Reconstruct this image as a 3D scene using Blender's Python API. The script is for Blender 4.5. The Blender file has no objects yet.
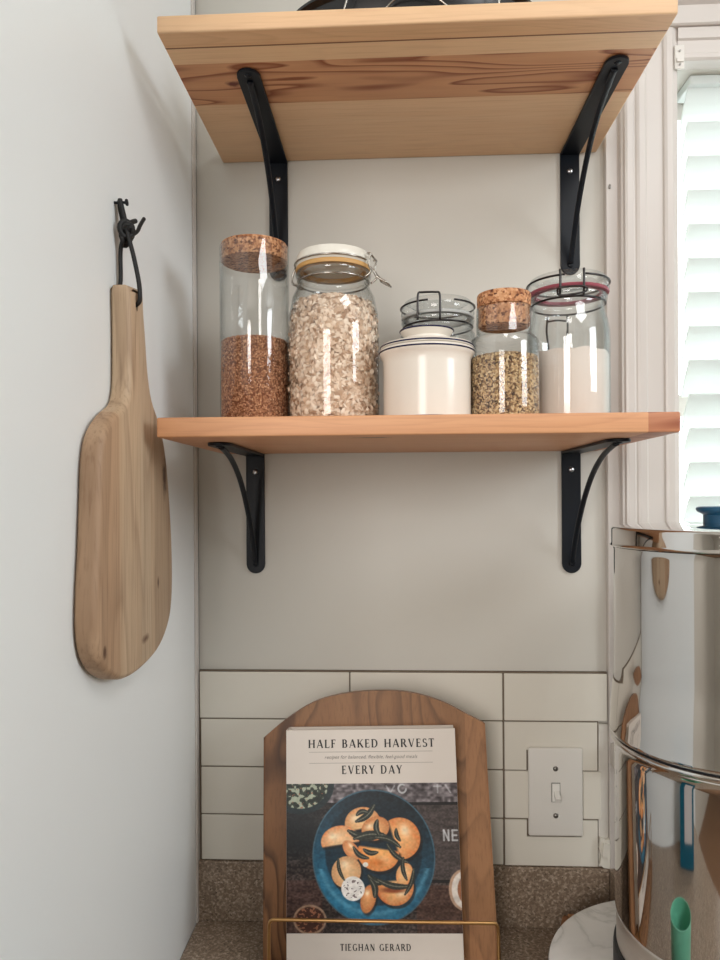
import bpy, bmesh, math, random
import numpy as np
from mathutils import Vector, Matrix
PI = math.pi
random.seed(7)
rng = np.random.default_rng(7)
SC = bpy.context.scene
COL = SC.collection

# ------------------------------------------------------------------ camera
cd = bpy.data.cameras.new('camera'); cam = bpy.data.objects.new('camera', cd); COL.objects.link(cam)
T = 0.047
cam.location = (0, -0.92, 0.556)
cam.rotation_mode = 'XYZ'
base = Matrix.Rotation(T, 4, 'Z') @ Matrix.Rotation(PI/2, 4, 'X') @ Matrix.Rotation(-0.006, 4, 'Z')
cam.rotation_euler = base.to_euler('XYZ')
cd.sensor_fit = 'VERTICAL'; cd.sensor_height = 36.0
cd.lens = 700.0/960.0*36.0
cd.shift_y = 17.0/960.0
cd.clip_start = 0.02
SC.camera = cam

# ------------------------------------------------------------------ world and lights
SC.view_settings.view_transform = 'Standard'
SC.view_settings.look = 'None'
SC.view_settings.gamma = 1.0
SC.view_settings.use_curve_mapping = False
SC.view_settings.exposure = -0.05
w = bpy.data.worlds.new('world'); SC.world = w; w.use_nodes = True
bg = w.node_tree.nodes['Background']
bg.inputs[0].default_value = (0.93, 0.98, 1.0, 1); bg.inputs[1].default_value = 5.5

def area(name, loc, target, sx, sy, power, color):
    ld = bpy.data.lights.new(name, 'AREA'); ld.shape = 'RECTANGLE'; ld.size = sx; ld.size_y = sy
    ld.energy = power; ld.color = color
    o = bpy.data.objects.new(name, ld); COL.objects.link(o); o.location = loc
    d = Vector(target)-Vector(loc); o.rotation_euler = d.to_track_quat('-Z', 'Y').to_euler()
    return o
# daylight through a tall window in the right-hand part of the room behind the camera
area('window_light', (2.1, -1.35, 1.2), (-0.2, -0.5, 1.0), 0.8, 0.75, 22, (0.89, 0.95, 1.0))
area('rear_window_light', (-0.65, -2.8, 0.85), (0.2, 0, 0.4), 0.8, 1.2, 30, (1.0, 0.96, 0.93))
area('top_fill', (0.7, -1.2, 1.58), (0.4, -1.1, 0), 0.6, 0.6, 9, (0.98, 0.99, 1.0))  # unseen overhead fill, added to brighten the upper walls

# ------------------------------------------------------------------ helpers
def obj(name, verts, faces, mat=None, parent=None, smooth=False, mats=None):
    me = bpy.data.meshes.new(name); me.from_pydata([tuple(v) for v in verts], [], faces); me.update()
    if mat is not None: me.materials.append(mat)
    if smooth:
        me.polygons.foreach_set('use_smooth', [True]*len(me.polygons))
    o = bpy.data.objects.new(name, me); COL.objects.link(o)
    if parent is not None: o.parent = parent
    return o
def obj_bm(name, bm, mat=None, parent=None, smooth=False, angle=None):
    bmesh.ops.recalc_face_normals(bm, faces=bm.faces)
    me = bpy.data.meshes.new(name); bm.to_mesh(me); bm.free()
    if mat is not None: me.materials.append(mat)
    if smooth:
        me.polygons.foreach_set('use_smooth', [True]*len(me.polygons))
        if angle: me.set_sharp_from_angle(angle=angle)
    o = bpy.data.objects.new(name, me); COL.objects.link(o)
    if parent is not None: o.parent = parent
    return o
def tag(o, label, cat, group=None, kind=None):
    o['label'] = label; o['category'] = cat
    if group: o['group'] = group
    if kind: o['kind'] = kind
    return o
def thing(name, loc, label, cat, group=None, rz=0):
    o = bpy.data.objects.new(name, None); COL.objects.link(o); o.location = loc; o.rotation_euler = (0, 0, rz)
    o.empty_display_size = 0.02
    return tag(o, label, cat, group)
def struct(o): o['kind'] = 'structure'; return o
def box(bm, x0, x1, y0, y1, z0, z1, bev=0.0, seg=2):
    m = Matrix.Translation(((x0+x1)/2, (y0+y1)/2, (z0+z1)/2)) @ Matrix.Diagonal((x1-x0, y1-y0, z1-z0, 1))
    r = bmesh.ops.create_cube(bm, size=1.0, matrix=m)
    if bev > 0:
        es = list({e for v in r['verts'] for e in v.link_edges})
        bmesh.ops.bevel(bm, geom=es, offset=bev, segments=seg, affect='EDGES', profile=0.5, clamp_overlap=True)
def lathe(bm, prof, seg=64, c=(0, 0, 0)):
    rings = []
    for r, z in prof:
        if r < 1e-6: rings.append([bm.verts.new((c[0], c[1], c[2]+z))])
        else: rings.append([bm.verts.new((c[0]+r*math.cos(2*PI*k/seg), c[1]+r*math.sin(2*PI*k/seg), c[2]+z)) for k in range(seg)])
    for a, b in zip(rings, rings[1:]):
        if len(a) == 1 and len(b) == 1: continue
        for k in range(seg):
            k2 = (k+1) % seg
            if len(a) == 1: bm.faces.new((a[0], b[k2], b[k]))
            elif len(b) == 1: bm.faces.new((a[k], a[k2], b[0]))
            else: bm.faces.new((a[k], a[k2], b[k2], b[k]))
def arc(cx, cz, r, a0, a1, n=6):
    return [(cx+r*math.cos(math.radians(a0+(a1-a0)*i/n)), cz+r*math.sin(math.radians(a0+(a1-a0)*i/n))) for i in range(n+1)]
def smooth_path(pts, n=6, closed=False):
    P = [Vector(p) for p in pts]; out = []; N = len(P)
    rngi = range(N if closed else N-1)
    for i in rngi:
        if closed: p0, p1, p2, p3 = P[(i-1) % N], P[i], P[(i+1) % N], P[(i+2) % N]
        else: p0, p1, p2, p3 = P[max(i-1, 0)], P[i], P[i+1], P[min(i+2, N-1)]
        for k in range(n):
            t = k/n
            out.append(0.5*((2*p1)+(-p0+p2)*t+(2*p0-5*p1+4*p2-p3)*t*t+(-p0+3*p1-3*p2+p3)*t**3))
    if not closed: out.append(P[-1])
    return out
def tube(bm, pts, r, seg=10, closed=False, flat=1.0, radii=None):
    P = [Vector(p) for p in pts]; N = len(P); rings = []
    prev = None
    for i in range(N):
        if closed: d = P[(i+1) % N]-P[(i-1) % N]
        else: d = P[min(i+1, N-1)]-P[max(i-1, 0)]
        d.normalize()
        if prev is None:
            up = Vector((0, 0, 1)) if abs(d.z) < 0.9 else Vector((1, 0, 0))
            n = d.cross(up).normalized()
        else:
            n = (prev-d*prev.dot(d)).normalized()
        prev = n; b = d.cross(n)
        rr = radii[i] if radii else r
        rings.append([bm.verts.new(P[i]+n*rr*math.cos(2*PI*k/seg)+b*rr*flat*math.sin(2*PI*k/seg)) for k in range(seg)])
    M = N if closed else N-1
    for i in range(M):
        a, c = rings[i], rings[(i+1) % N]
        for k in range(seg):
            bm.faces.new((a[k], a[(k+1) % seg], c[(k+1) % seg], c[k]))
    if not closed:
        bm.faces.new(rings[0][::-1]); bm.faces.new(rings[-1])
def prism(bm, poly, z0, z1, mapf=lambda x, y, z: (x, y, z)):
    a = [bm.verts.new(mapf(x, y, z0)) for x, y in poly]; b = [bm.verts.new(mapf(x, y, z1)) for x, y in poly]
    n = len(poly)
    bm.faces.new(a); bm.faces.new(b[::-1])
    for i in range(n): bm.faces.new((a[i], b[i], b[(i+1) % n], a[(i+1) % n]))

# ------------------------------------------------------------------ materials
def srgb(r, g, b):
    f = lambda c: (c/255/12.92) if c/255 <= 0.04045 else ((c/255+0.055)/1.055)**2.4
    return (f(r), f(g), f(b), 1)
class N:
    def __init__(s, name):
        s.m = bpy.data.materials.new(name); s.m.use_nodes = True; s.t = s.m.node_tree; s.p = s.t.nodes['Principled BSDF']
        s.out = s.t.nodes['Material Output']
    def n(s, kind, **kw):
        nd = s.t.nodes.new(kind)
        for k, v in kw.items():
            if k.startswith('i_'):
                key = k[2:]; key = int(key) if key.isdigit() else key.replace('_', ' ')
                if hasattr(v, 'node'): s.t.links.new(v, nd.inputs[key])
                else: nd.inputs[key].default_value = v
            else: setattr(nd, k, v)
        return nd
    def link(s, a, b): s.t.links.new(a, b)
    def coords(s, scale=(1, 1, 1), loc=(0, 0, 0)):
        tc = s.n('ShaderNodeTexCoord'); mp = s.n('ShaderNodeMapping'); s.link(tc.outputs['Object'], mp.inputs[0])
        mp.inputs['Scale'].default_value = scale; mp.inputs['Location'].default_value = loc
        return mp.outputs[0]
    def math(s, op, a, b=0.0, c=0.0, clamp=False):
        nd = s.n('ShaderNodeMath', operation=op); nd.use_clamp = clamp
        for i, v in enumerate((a, b, c)):
            if hasattr(v, 'node'): s.link(v, nd.inputs[i])
            else: nd.inputs[i].default_value = v
        return nd.outputs[0]
    def ramp(s, fac, stops, interp='LINEAR'):
        nd = s.n('ShaderNodeValToRGB'); s.link(fac, nd.inputs[0]); cr = nd.color_ramp; cr.interpolation = interp
        while len(cr.elements) < len(stops): cr.elements.new(0.5)
        for e, (p, c) in zip(cr.elements, stops): e.position = p; e.color = c if len(c) == 4 else (*c, 1)
        return nd.outputs[0]
    def mix(s, fac, a, b, mode='MIX'):
        nd = s.n('ShaderNodeMix', data_type='RGBA', blend_type=mode)
        for i, v in ((0, fac), (6, a), (7, b)):
            if hasattr(v, 'node'): s.link(v, nd.inputs[i])
            else: nd.inputs[i].default_value = v
        return nd.outputs[2]
    def bump(s, h, strength=0.2, dist=0.001):
        nd = s.n('ShaderNodeBump'); nd.inputs['Strength'].default_value = strength; nd.inputs['Distance'].default_value = dist
        s.link(h, nd.inputs['Height']); s.link(nd.outputs[0], s.p.inputs['Normal'])
    def set(s, color=None, rough=None, metal=None, spec=None):
        if color is not None:
            if hasattr(color, 'node'): s.link(color, s.p.inputs['Base Color'])
            else: s.p.inputs['Base Color'].default_value = color
        if rough is not None: s.p.inputs['Roughness'].default_value = rough
        if metal is not None: s.p.inputs['Metallic'].default_value = metal
        if spec is not None: s.p.inputs['Specular IOR Level'].default_value = spec
        return s
def mottled(name, c1, c2, scale=30, rough=0.5, bump=0.1, bdist=0.0005, metal=0, detail=4, spec=0.5, stretch=(1, 1, 1)):
    m = N(name); co = m.coords(stretch)
    nz = m.n('ShaderNodeTexNoise', i_Vector=co, i_Scale=scale, i_Detail=detail)
    m.set(m.mix(nz.outputs[0], c1, c2), rough, metal, spec)
    if bump: m.bump(nz.outputs[0], bump, bdist)
    return m.m
paint = mottled('painted_wall', srgb(206, 202, 192), srgb(211, 207, 198), 4, 0.55, 0.08, 0.001)
paint_left = mottled('satin_white_panel', srgb(236, 238, 237), srgb(240, 242, 241), 3, 0.38, 0.05, 0.001)
ceil_m = mottled('ceiling_paint', srgb(225, 222, 215), srgb(230, 228, 222), 4, 0.8, 0.05)
floor_m = mottled('floor_boards', srgb(110, 82, 60), srgb(140, 105, 78), 12, 0.45, 0.1, stretch=(1, 8, 1))
trim_m = mottled('trim_paint', srgb(210, 203, 196), srgb(216, 209, 203), 6, 0.32, 0.08, 0.0008)
plaster = mottled('rough_filler', srgb(205, 199, 188), srgb(222, 217, 208), 60, 0.7, 0.5, 0.002)
tile_m = mottled('glazed_tile', srgb(222, 216, 203), srgb(228, 223, 211), 9, 0.16, 0.15, 0.0012)
grout = mottled('dark_grout', srgb(95, 84, 72), srgb(130, 116, 100), 90, 0.9, 0.4)
plastic = mottled('white_plastic', srgb(224, 220, 212), srgb(228, 224, 217), 20, 0.28, 0.0)
toggle_m = mottled('switch_toggle_plastic', srgb(236, 233, 226), srgb(240, 238, 232), 20, 0.25, 0.0)
steel_screw = mottled('screw_metal', srgb(120, 117, 112), srgb(150, 147, 142), 200, 0.35, 0.1, metal=1)
black_iron = mottled('black_bracket_paint', srgb(5, 11, 19), srgb(8, 17, 28), 40, 0.42, 0.15, 0.0003, spec=0.35)
black_dish = mottled('black_enamel', srgb(17, 17, 18), srgb(26, 25, 25), 30, 0.25, 0.1, 0.0003)
leather = mottled('black_leather', srgb(12, 11, 12), srgb(24, 22, 22), 160, 0.6, 0.5, 0.0004)
bright_screw = mottled('bright_screw_head', srgb(190, 190, 192), srgb(220, 220, 220), 100, 0.3, 0.0, metal=1)
wire_m = mottled('clamp_wire', srgb(165, 160, 152), srgb(190, 186, 178), 100, 0.22, 0.0, metal=1)
dark_wire = mottled('dark_clamp_wire', srgb(62, 60, 60), srgb(84, 82, 82), 100, 0.28, 0.0, metal=1)
brass = mottled('brass_rod', srgb(172, 132, 84), srgb(186, 146, 98), 100, 0.36, 0.1, metal=1)
chrome = mottled('polished_steel', srgb(214, 212, 210), srgb(218, 216, 214), 5, 0.045, 0.10, 0.0009, metal=1, stretch=(1, 1, 0.3))
brushed = mottled('brushed_steel', srgb(214, 208, 202), srgb(224, 219, 213), 40, 0.42, 0.1, 0.0003, metal=1, stretch=(1, 1, 12))
knob_m = mottled('dark_blue_knob_plastic', srgb(34, 84, 116), srgb(40, 92, 124), 20, 0.28, 0.0)
rubber = mottled('black_rubber', srgb(16, 17, 22), srgb(24, 25, 31), 60, 0.5, 0.1)
ceramic = mottled('glazed_ceramic', srgb(232, 224, 212), srgb(236, 229, 218), 12, 0.2, 0.06, 0.0006)
ceramic_lid = mottled('ceramic_jar_lid', srgb(232, 227, 214), srgb(236, 232, 221), 12, 0.18, 0.0)
navy = mottled('navy_enamel_line', srgb(22, 24, 60), srgb(26, 29, 70), 30, 0.2, 0.0)
gasket_tan = mottled('tan_rubber_seal', srgb(196, 148, 86), srgb(205, 160, 98), 60, 0.5, 0.0)
gasket_pink = mottled('pink_rubber_seal', srgb(150, 70, 84), srgb(165, 84, 96), 60, 0.5, 0.0)
gasket_clear = mottled('pale_rubber_seal', srgb(190, 192, 190), srgb(205, 206, 203), 60, 0.4, 0.0)
flour_m = mottled('flour_powder', srgb(238, 224, 212), srgb(243, 231, 220), 50, 0.95, 0.3, 0.002)
cover_m = mottled('matte_book_cover', srgb(214, 203, 192), srgb(218, 208, 198), 30, 0.45, 0.03)
pages_m = mottled('book_pages', srgb(226, 219, 205), srgb(200, 190, 175), 500, 0.8, 0.2, stretch=(0.02, 1, 0.02))
ink = mottled('black_ink', srgb(28, 26, 26), srgb(34, 32, 31), 30, 0.5, 0.0)
ink_grey = mottled('grey_ink', srgb(118, 110, 104), srgb(124, 116, 110), 30, 0.5, 0.0)
mint = mottled('mint_glaze', srgb(112, 190, 160), srgb(120, 198, 168), 10, 0.3, 0.05)
teal_m = mottled('teal_card', srgb(14, 96, 122), srgb(18, 106, 134), 10, 0.4, 0.0)
white_card = mottled('white_card', srgb(222, 216, 218), srgb(230, 226, 226), 10, 0.5, 0.0)
cab_m = mottled('cabinet_paint', srgb(196, 190, 182), srgb(202, 197, 190), 10, 0.4, 0.03)
rust_m = mottled('red_brown_cork_scrap', srgb(120, 52, 34), srgb(205, 160, 110), 45, 0.8, 0.6, 0.003)

def granite():
    m = N('speckled_granite'); co = m.coords()
    v = m.n('ShaderNodeTexVoronoi', i_Vector=co, i_Scale=420.0); n1 = m.n('ShaderNodeTexNoise', i_Vector=co, i_Scale=260.0, i_Detail=5.0)
    n2 = m.n('ShaderNodeTexNoise', i_Vector=co, i_Scale=14.0)
    sep = m.n('ShaderNodeSeparateColor'); m.link(v.outputs['Color'], sep.inputs[0])
    c = m.ramp(sep.outputs[0], [(0.0, srgb(84, 72, 60)), (0.35, srgb(150, 134, 116)), (0.7, srgb(176, 158, 139)), (1.0, srgb(204, 188, 170))])
    c2 = m.mix(m.ramp(n1.outputs[0], [(0.42, (0, 0, 0, 1)), (0.6, (1, 1, 1, 1))]), c, srgb(126, 109, 92))
    c3 = m.mix(m.math('MULTIPLY', n2.outputs[0], 0.35), c2, srgb(150, 124, 104))
    m.set(c3, 0.3); return m.m
granite_m = granite()
def marble():
    m = N('white_marble'); co = m.coords()
    n1 = m.n('ShaderNodeTexNoise', i_Vector=co, i_Scale=7.0, i_Detail=8.0, i_Distortion=1.6)
    vein = m.math('ABSOLUTE', m.math('SUBTRACT', n1.outputs[0], 0.5))
    c = m.ramp(vein, [(0.0, srgb(206, 204, 199)), (0.012, srgb(224, 221, 217)), (0.04, srgb(232, 229, 225))])
    n2 = m.n('ShaderNodeTexNoise', i_Vector=co, i_Scale=18.0, i_Detail=3.0)
    m.set(m.mix(m.ramp(n2.outputs[0], [(0.5, (0, 0, 0, 1)), (0.75, (0.5, 0.5, 0.5, 1))]), c, srgb(205, 203, 198)), 0.2); return m.m
marble_m = marble()
def cork(name='cork', big=420.0):
    m = N(name); co = m.coords()
    v = m.n('ShaderNodeTexVoronoi', i_Vector=co, i_Scale=big); sep = m.n('ShaderNodeSeparateColor'); m.link(v.outputs['Color'], sep.inputs[0])
    c = m.ramp(sep.outputs[0], [(0.0, srgb(96, 52, 32)), (0.14, srgb(150, 92, 58)), (0.4, srgb(190, 132, 90)), (0.75, srgb(207, 152, 108)), (1.0, srgb(222, 172, 130))])
    n1 = m.n('ShaderNodeTexNoise', i_Vector=co, i_Scale=160.0, i_Detail=4.0)
    c = m.mix(m.ramp(n1.outputs[0], [(0.60, (0, 0, 0, 1)), (0.68, (1, 1, 1, 1))]), c, srgb(84, 40, 26))
    m.set(c, 0.85); m.bump(sep.outputs[1], 0.4, 0.001); return m.m
cork_m = cork()

def glass(name, tint=(0.992, 0.995, 0.993), edge=(0.66, 0.69, 0.685), gloss=0.9):
    # thin clear glass: straight-through transmission, darker towards grazing angles, fresnel reflection on top
    m = N(name); m.t.nodes.remove(m.p)
    lw = m.n('ShaderNodeLayerWeight'); lw.inputs['Blend'].default_value = 0.5
    f = m.math('POWER', lw.outputs['Facing'], 2.6)
    tc = m.mix(f, (*tint, 1), (*edge, 1))
    tr = m.n('ShaderNodeBsdfTransparent'); m.link(tc, tr.inputs[0])
    gl = m.n('ShaderNodeBsdfGlossy'); gl.inputs['Roughness'].default_value = 0.03; gl.inputs[0].default_value = (gloss, gloss, gloss, 1)
    fr = m.math('ADD', m.math('MULTIPLY', m.math('POWER', lw.outputs['Facing'], 5.0), 0.85), 0.05)
    ms = m.n('ShaderNodeMixShader'); m.link(fr, ms.inputs[0]); m.link(tr.outputs[0], ms.inputs[1]); m.link(gl.outputs[0], ms.inputs[2])
    m.link(ms.outputs[0], m.out.inputs[0]); return m.m
glass_m = glass('clear_glass')
glass_blue = glass('cool_clear_glass', (0.988, 0.994, 0.995), (0.62, 0.68, 0.70))

def seed_mat(name, stops, rough=0.7):
    m = N(name); a = m.n('ShaderNodeAttribute', attribute_name='tone')
    m.set(m.ramp(a.outputs['Fac'], stops), rough); return m.m
oat_m = seed_mat('rolled_oats', [(0, srgb(170, 136, 108)), (0.3, srgb(212, 180, 152)), (0.7, srgb(236, 212, 188)), (1, srgb(250, 232, 212))])
oat_core = mottled('oat_inner_mass', srgb(150, 114, 86), srgb(196, 160, 130), 120, 0.9, 0.4)  # darker beige core under the flakes
brown_seed = seed_mat('brown_grain', [(0, srgb(128, 80, 52)), (0.4, srgb(172, 118, 82)), (0.8, srgb(200, 146, 108)), (1, srgb(226, 180, 140))])
brown_core = mottled('brown_grain_mass', srgb(104, 58, 36), srgb(140, 84, 54), 300, 0.9, 0.4)
mixed_seed = seed_mat('mixed_grain', [(0, srgb(62, 40, 28)), (0.18, srgb(110, 76, 52)), (0.4, srgb(190, 156, 112)), (0.8, srgb(218, 190, 146)), (1, srgb(236, 214, 176))])
mixed_core = mottled('mixed_grain_mass', srgb(104, 78, 54), srgb(160, 128, 90), 300, 0.9, 0.4)

def wood(name, light, mid, dark, grain='X', rings=12.0, ringamt=0.5, scale=6.0, seed=0.0, rough=0.5, planks=None, pore=0.25, stretch=9.0, bump=0.12):
    """contour lines of a stretched noise give cathedral grain; planks = list of (axis, lo, hi, ring strength, tint colour, amount)"""
    m = N(name)
    k = {'X': (1/stretch, 1, 1), 'Y': (1, 1/stretch, 1), 'Z': (1, 1, 1/stretch)}[grain]
    co = m.coords(k, (seed, seed*0.7, seed*1.3))
    n1 = m.n('ShaderNodeTexNoise', i_Vector=co, i_Scale=scale, i_Detail=2.0, i_Roughness=0.45)
    fr = m.math('FRACT', m.math('MULTIPLY', n1.outputs[0], rings))
    line = m.ramp(fr, [(0.0, (0.1, 0.1, 0.1, 1)), (0.55, (0.25, 0.25, 0.25, 1)), (0.88, (1, 1, 1, 1)), (1.0, (0.1, 0.1, 0.1, 1))])
    kf = {'X': (1/30, 1, 1), 'Y': (1, 1/30, 1), 'Z': (1, 1, 1/30)}[grain]
    cf = m.coords(kf, (seed, 0, 0))
    n2 = m.n('ShaderNodeTexNoise', i_Vector=cf, i_Scale=420.0, i_Detail=3.0)
    n3 = m.n('ShaderNodeTexNoise', i_Vector=cf, i_Scale=60.0, i_Detail=2.0)
    basec = m.mix(n3.outputs[0], light, mid)
    amt = ringamt
    if planks:
        sep = m.n('ShaderNodeSeparateXYZ'); tc = m.n('ShaderNodeTexCoord'); m.link(tc.outputs['Object'], sep.inputs[0])
        amt = None
        for ax, lo, hi, ra, tintc, ta in planks:
            s_ = sep.outputs['XYZ'.index(ax)]
            msk = m.math('MULTIPLY', m.math('GREATER_THAN', s_, lo), m.math('LESS_THAN', s_, hi))
            basec = m.mix(m.math('MULTIPLY', msk, ta), basec, tintc)
            a_ = m.math('MULTIPLY', msk, ra); amt = a_ if amt is None else m.math('ADD', amt, a_)
        inv = amt
        amt = m.math('ADD', inv, ringamt, clamp=True)
    c = m.mix(m.math('MULTIPLY', line, amt), basec, dark)
    c = m.mix(m.math('MULTIPLY', m.ramp(n2.outputs[0], [(0.5, (0, 0, 0, 1)), (0.75, (1, 1, 1, 1))]), pore), c, dark)
    m.set(c, rough); m.bump(n2.outputs[0], bump, 0.0006)
    return m
def spot(m, x, y, z, rx, ry, rz, col, soft=0.5):
    """a knot or stain at a place in object space"""
    tc = m.n('ShaderNodeTexCoord'); mp = m.n('ShaderNodeMapping', vector_type='POINT'); m.link(tc.outputs['Object'], mp.inputs[0])
    mp.inputs['Location'].default_value = (-x/rx, -y/ry, -z/rz); mp.inputs['Scale'].default_value = (1/rx, 1/ry, 1/rz)
    nz = m.n('ShaderNodeTexNoise', i_Scale=140.0); m.link(tc.outputs['Object'], nz.inputs['Vector'])
    ln = m.n('ShaderNodeVectorMath', operation='LENGTH'); m.link(mp.outputs[0], ln.inputs[0])
    d = m.math('ADD', ln.outputs['Value'], m.math('MULTIPLY', m.math('SUBTRACT', nz.outputs[0], 0.5), 0.8))
    f = m.ramp(d, [(soft, (1, 1, 1, 1)), (1.0, (0, 0, 0, 1))])
    prev = m.p.inputs['Base Color'].links[0].from_socket
    m.link(m.mix(f, prev, col), m.p.inputs['Base Color'])

# ------------------------------------------------------------------ room shell
XL = -0.2605; XR = 2.4; YB = 0.0; YR = -3.2; ZF = -0.91; ZC = 1.62
WX0, WX1, WZ0, WZ1 = 0.3615, 1.30, 0.24, 1.103
def box_obj(name, x0, x1, y0, y1, z0, z1, mat, parent=None, bev=0.0):
    bm = bmesh.new(); box(bm, x0, x1, y0, y1, z0, z1, bev); return obj_bm(name, bm, mat, parent)
bm = bmesh.new()
box(bm, -1.9, WX0, 0, 0.12, ZF, ZC); box(bm, WX1, XR+0.1, 0, 0.12, ZF, ZC)
box(bm, WX0, WX1, 0, 0.12, ZF, WZ0); box(bm, WX0, WX1, 0, 0.12, WZ1, ZC)
struct(obj_bm('wall_back', bm, paint))
struct(box_obj('wall_left', XL-0.75, XL, -0.66, 0, ZF, ZC, paint_left))
struct(box_obj('wall_far_left', -1.9, -1.8, YR, 0, ZF, ZC, paint))
struct(box_obj('wall_right', XR, XR+0.1, YR, 0, ZF, ZC, paint))
struct(box_obj('wall_front', -1.9, XR+0.1, YR-0.1, YR, ZF, ZC, paint))
struct(box_obj('floor', -1.9, XR+0.1, YR-0.1, 0.12, ZF-0.05, ZF, floor_m))
struct(box_obj('ceiling', -1.9, XR+0.1, YR-0.1, 0.12, ZC, ZC+0.05, ceil_m))
# thin corner strip on the left panel and the dark joint beside it
struct(box_obj('trim_1', XL, XL+0.0025, -0.016, -0.003, 0.0, ZC, trim_m, bev=0.0006))
struct(box_obj('trim_2', XL, XL+0.002, -0.003, 0.0, 0.0, ZC, rubber))

# window casing: fluted profile run up the wall
prof = [(0.2807, 0.0), (0.2807, -0.0090), (0.2817, -0.0100), (0.2955, -0.0100), (0.2965, -0.0110), (0.2975, -0.0180), (0.3000, -0.0190), (0.3015, -0.0222), (0.3045, -0.0230), (0.3120, -0.0228),
        (0.3135, -0.0208), (0.3150, -0.0205), (0.3165, -0.0218), (0.3200, -0.0226), (0.3275, -0.0224), (0.3290, -0.0208), (0.3300, -0.0202), (0.3500, -0.0200),
        (0.3515, -0.0225), (0.3550, -0.0235), (0.3620, -0.0235), (0.3650, -0.0215), (0.3694, -0.0190), (0.3694, 0.0)]
prof = [(a*0.978, b) for a, b in prof]
bm = bmesh.new(); prism(bm, prof, 0.0785, 1.1440); struct(obj_bm('trim_3', bm, trim_m))
# head casing: stepped moulding over the window, with a projecting cap
bm = bmesh.new()
hp = [(0.0, 1.1442), (-0.0255, 1.1442), (-0.0275, 1.146), (-0.0275, 1.168), (-0.032, 1.171), (-0.036, 1.180), (-0.040, 1.186), (-0.040, 1.235), (0.0, 1.235)]
hl = [(0.0, 1.1033), (-0.0190, 1.1033), (-0.0215, 1.1060), (-0.0215, 1.1110), (-0.0200, 1.1125), (-0.0200, 1.1280), (-0.0225, 1.1300), (-0.0225, 1.1438), (0.0, 1.1438)]
prism(bm, hl, 0.3617, 1.42, lambda a, b, c: (c, a, b))
prism(bm, hp, 0.2745, 1.42, lambda a, b, c: (c, a, b)); struct(obj_bm('trim_4', bm, trim_m))
# sill and stool of the window
struct(box_obj('trim_5', 0.2755, 1.42, -0.030, 0.10, WZ0-0.03, WZ0, trim_m, bev=0.003))
# window: frame, sash and panes outside the blind
def glass_pane_mat():
    return glass('window_pane_glass', (0.97, 0.985, 0.985), (0.8, 0.85, 0.85))
bm = bmesh.new()
box(bm, WX0+0.001, WX0+0.012, 0.065, 0.118, WZ0+0.001, WZ1-0.001); box(bm, WX1-0.03, WX1-0.001, 0.065, 0.118, WZ0+0.001, WZ1-0.001)
box(bm, WX0+0.012, WX1-0.03, 0.065, 0.118, WZ1-0.03, WZ1-0.001); box(bm, WX0+0.012, WX1-0.03, 0.065, 0.118, WZ0+0.001, WZ0+0.04)
box(bm, WX0+0.012, WX1-0.03, 0.070, 0.110, 0.665, 0.695)
win = struct(obj_bm('window_1', bm, trim_m))
pane = box_obj('window_pane', WX0+0.013, WX1-0.031, 0.088, 0.092, WZ0+0.042, WZ1-0.032, glass_pane_mat(), win)

# tile backsplash: one mesh of individual bevelled tiles over grout
zs = [0.3275, 0.2650, 0.2018, 0.1390, 0.0785]
tiles = [(-0.2565, -0.0585, 0), (-0.0570, 0.1400, 0), (0.1422, 0.2738, 0)]
for r in (1, 2, 3):
    tiles += [(-0.2550, -0.0585, r), (-0.0570, 0.1400, r)]
tiles += [(0.1422, 0.2602, 1), (0.1422, 0.1735, 2), (0.2420, 0.2650, 2), (0.1422, 0.2602, 3)]
bm = bmesh.new(); g = 0.0008
for x0, x1, r in tiles:
    z1, z0 = zs[r]-g, zs[r+1]+g
    if r == 1 and x0 > 0.1:
        prism(bm, [(x0, z0), (0.1700, z0), (0.1700, 0.2285), (0.2400, 0.2285), (0.2400, z0), (x1, z0), (x1, z1), (x0, z1)], -0.0075, -0.001, lambda a, b, c: (a, c, b)); continue
    if r == 3 and x0 > 0.1:
        prism(bm, [(x0, z0), (x1, z0), (x1, z1), (0.2400, z1), (0.2400, 0.1165), (0.1700, 0.1165), (0.1700, z1), (x0, z1)], -0.0075, -0.001, lambda a, b, c: (a, c, b)); continue
    if r == 3 and x1 > 0.13 and x0 < 0: pass
    box(bm, x0, x1, -0.0075, -0.001, z0, z1, 0.0012, 2)
bmesh.ops.remove_doubles(bm, verts=bm.verts, dist=1e-6)
struct(obj_bm('trim_6', bm, tile_m))
bm = bmesh.new(); prism(bm, [(-0.2575, 0.077), (0.262, 0.077), (0.262, 0.266), (0.2735, 0.266), (0.2735, 0.3285), (-0.2575, 0.3285)], -0.0055, 0.0, lambda a, b, c: (a, c, b)); struct(obj_bm('trim_7', bm, grout))
# rough plaster strip between tiles and casing
bm = bmesh.new()
pl = [(0.2615, 0.079), (0.2625, 0.262), (0.2740, 0.262), (0.2740, 0.079)]
prism(bm, pl, -0.0062, 0.0, lambda a, b, c: (a, c, b)); struct(obj_bm('trim_8', bm, plaster))

# broken corner tile
t = obj('trim_9', [], [])
bpy.data.objects.remove(t)
bm = bmesh.new()
prism(bm, [(0.2615, 0.0845), (0.2665, 0.0800), (0.2740, 0.0795), (0.2740, 0.1170), (0.2690, 0.1155), (0.2620, 0.1185), (0.2608, 0.1040), (0.2630, 0.0960)], -0.0125, -0.0063, lambda a, b, c: (a, c, b))
prism(bm, [(0.2640, 0.0960), (0.2738, 0.0930), (0.2739, 0.1110), (0.2655, 0.1130)], -0.0150, -0.0126, lambda a, b, c: (a, c, b))
bt = obj_bm('broken_tile', bm, tile_m); tag(bt, 'chipped scrap of white tile wedged beside the window casing above the granite', 'tile')

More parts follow.
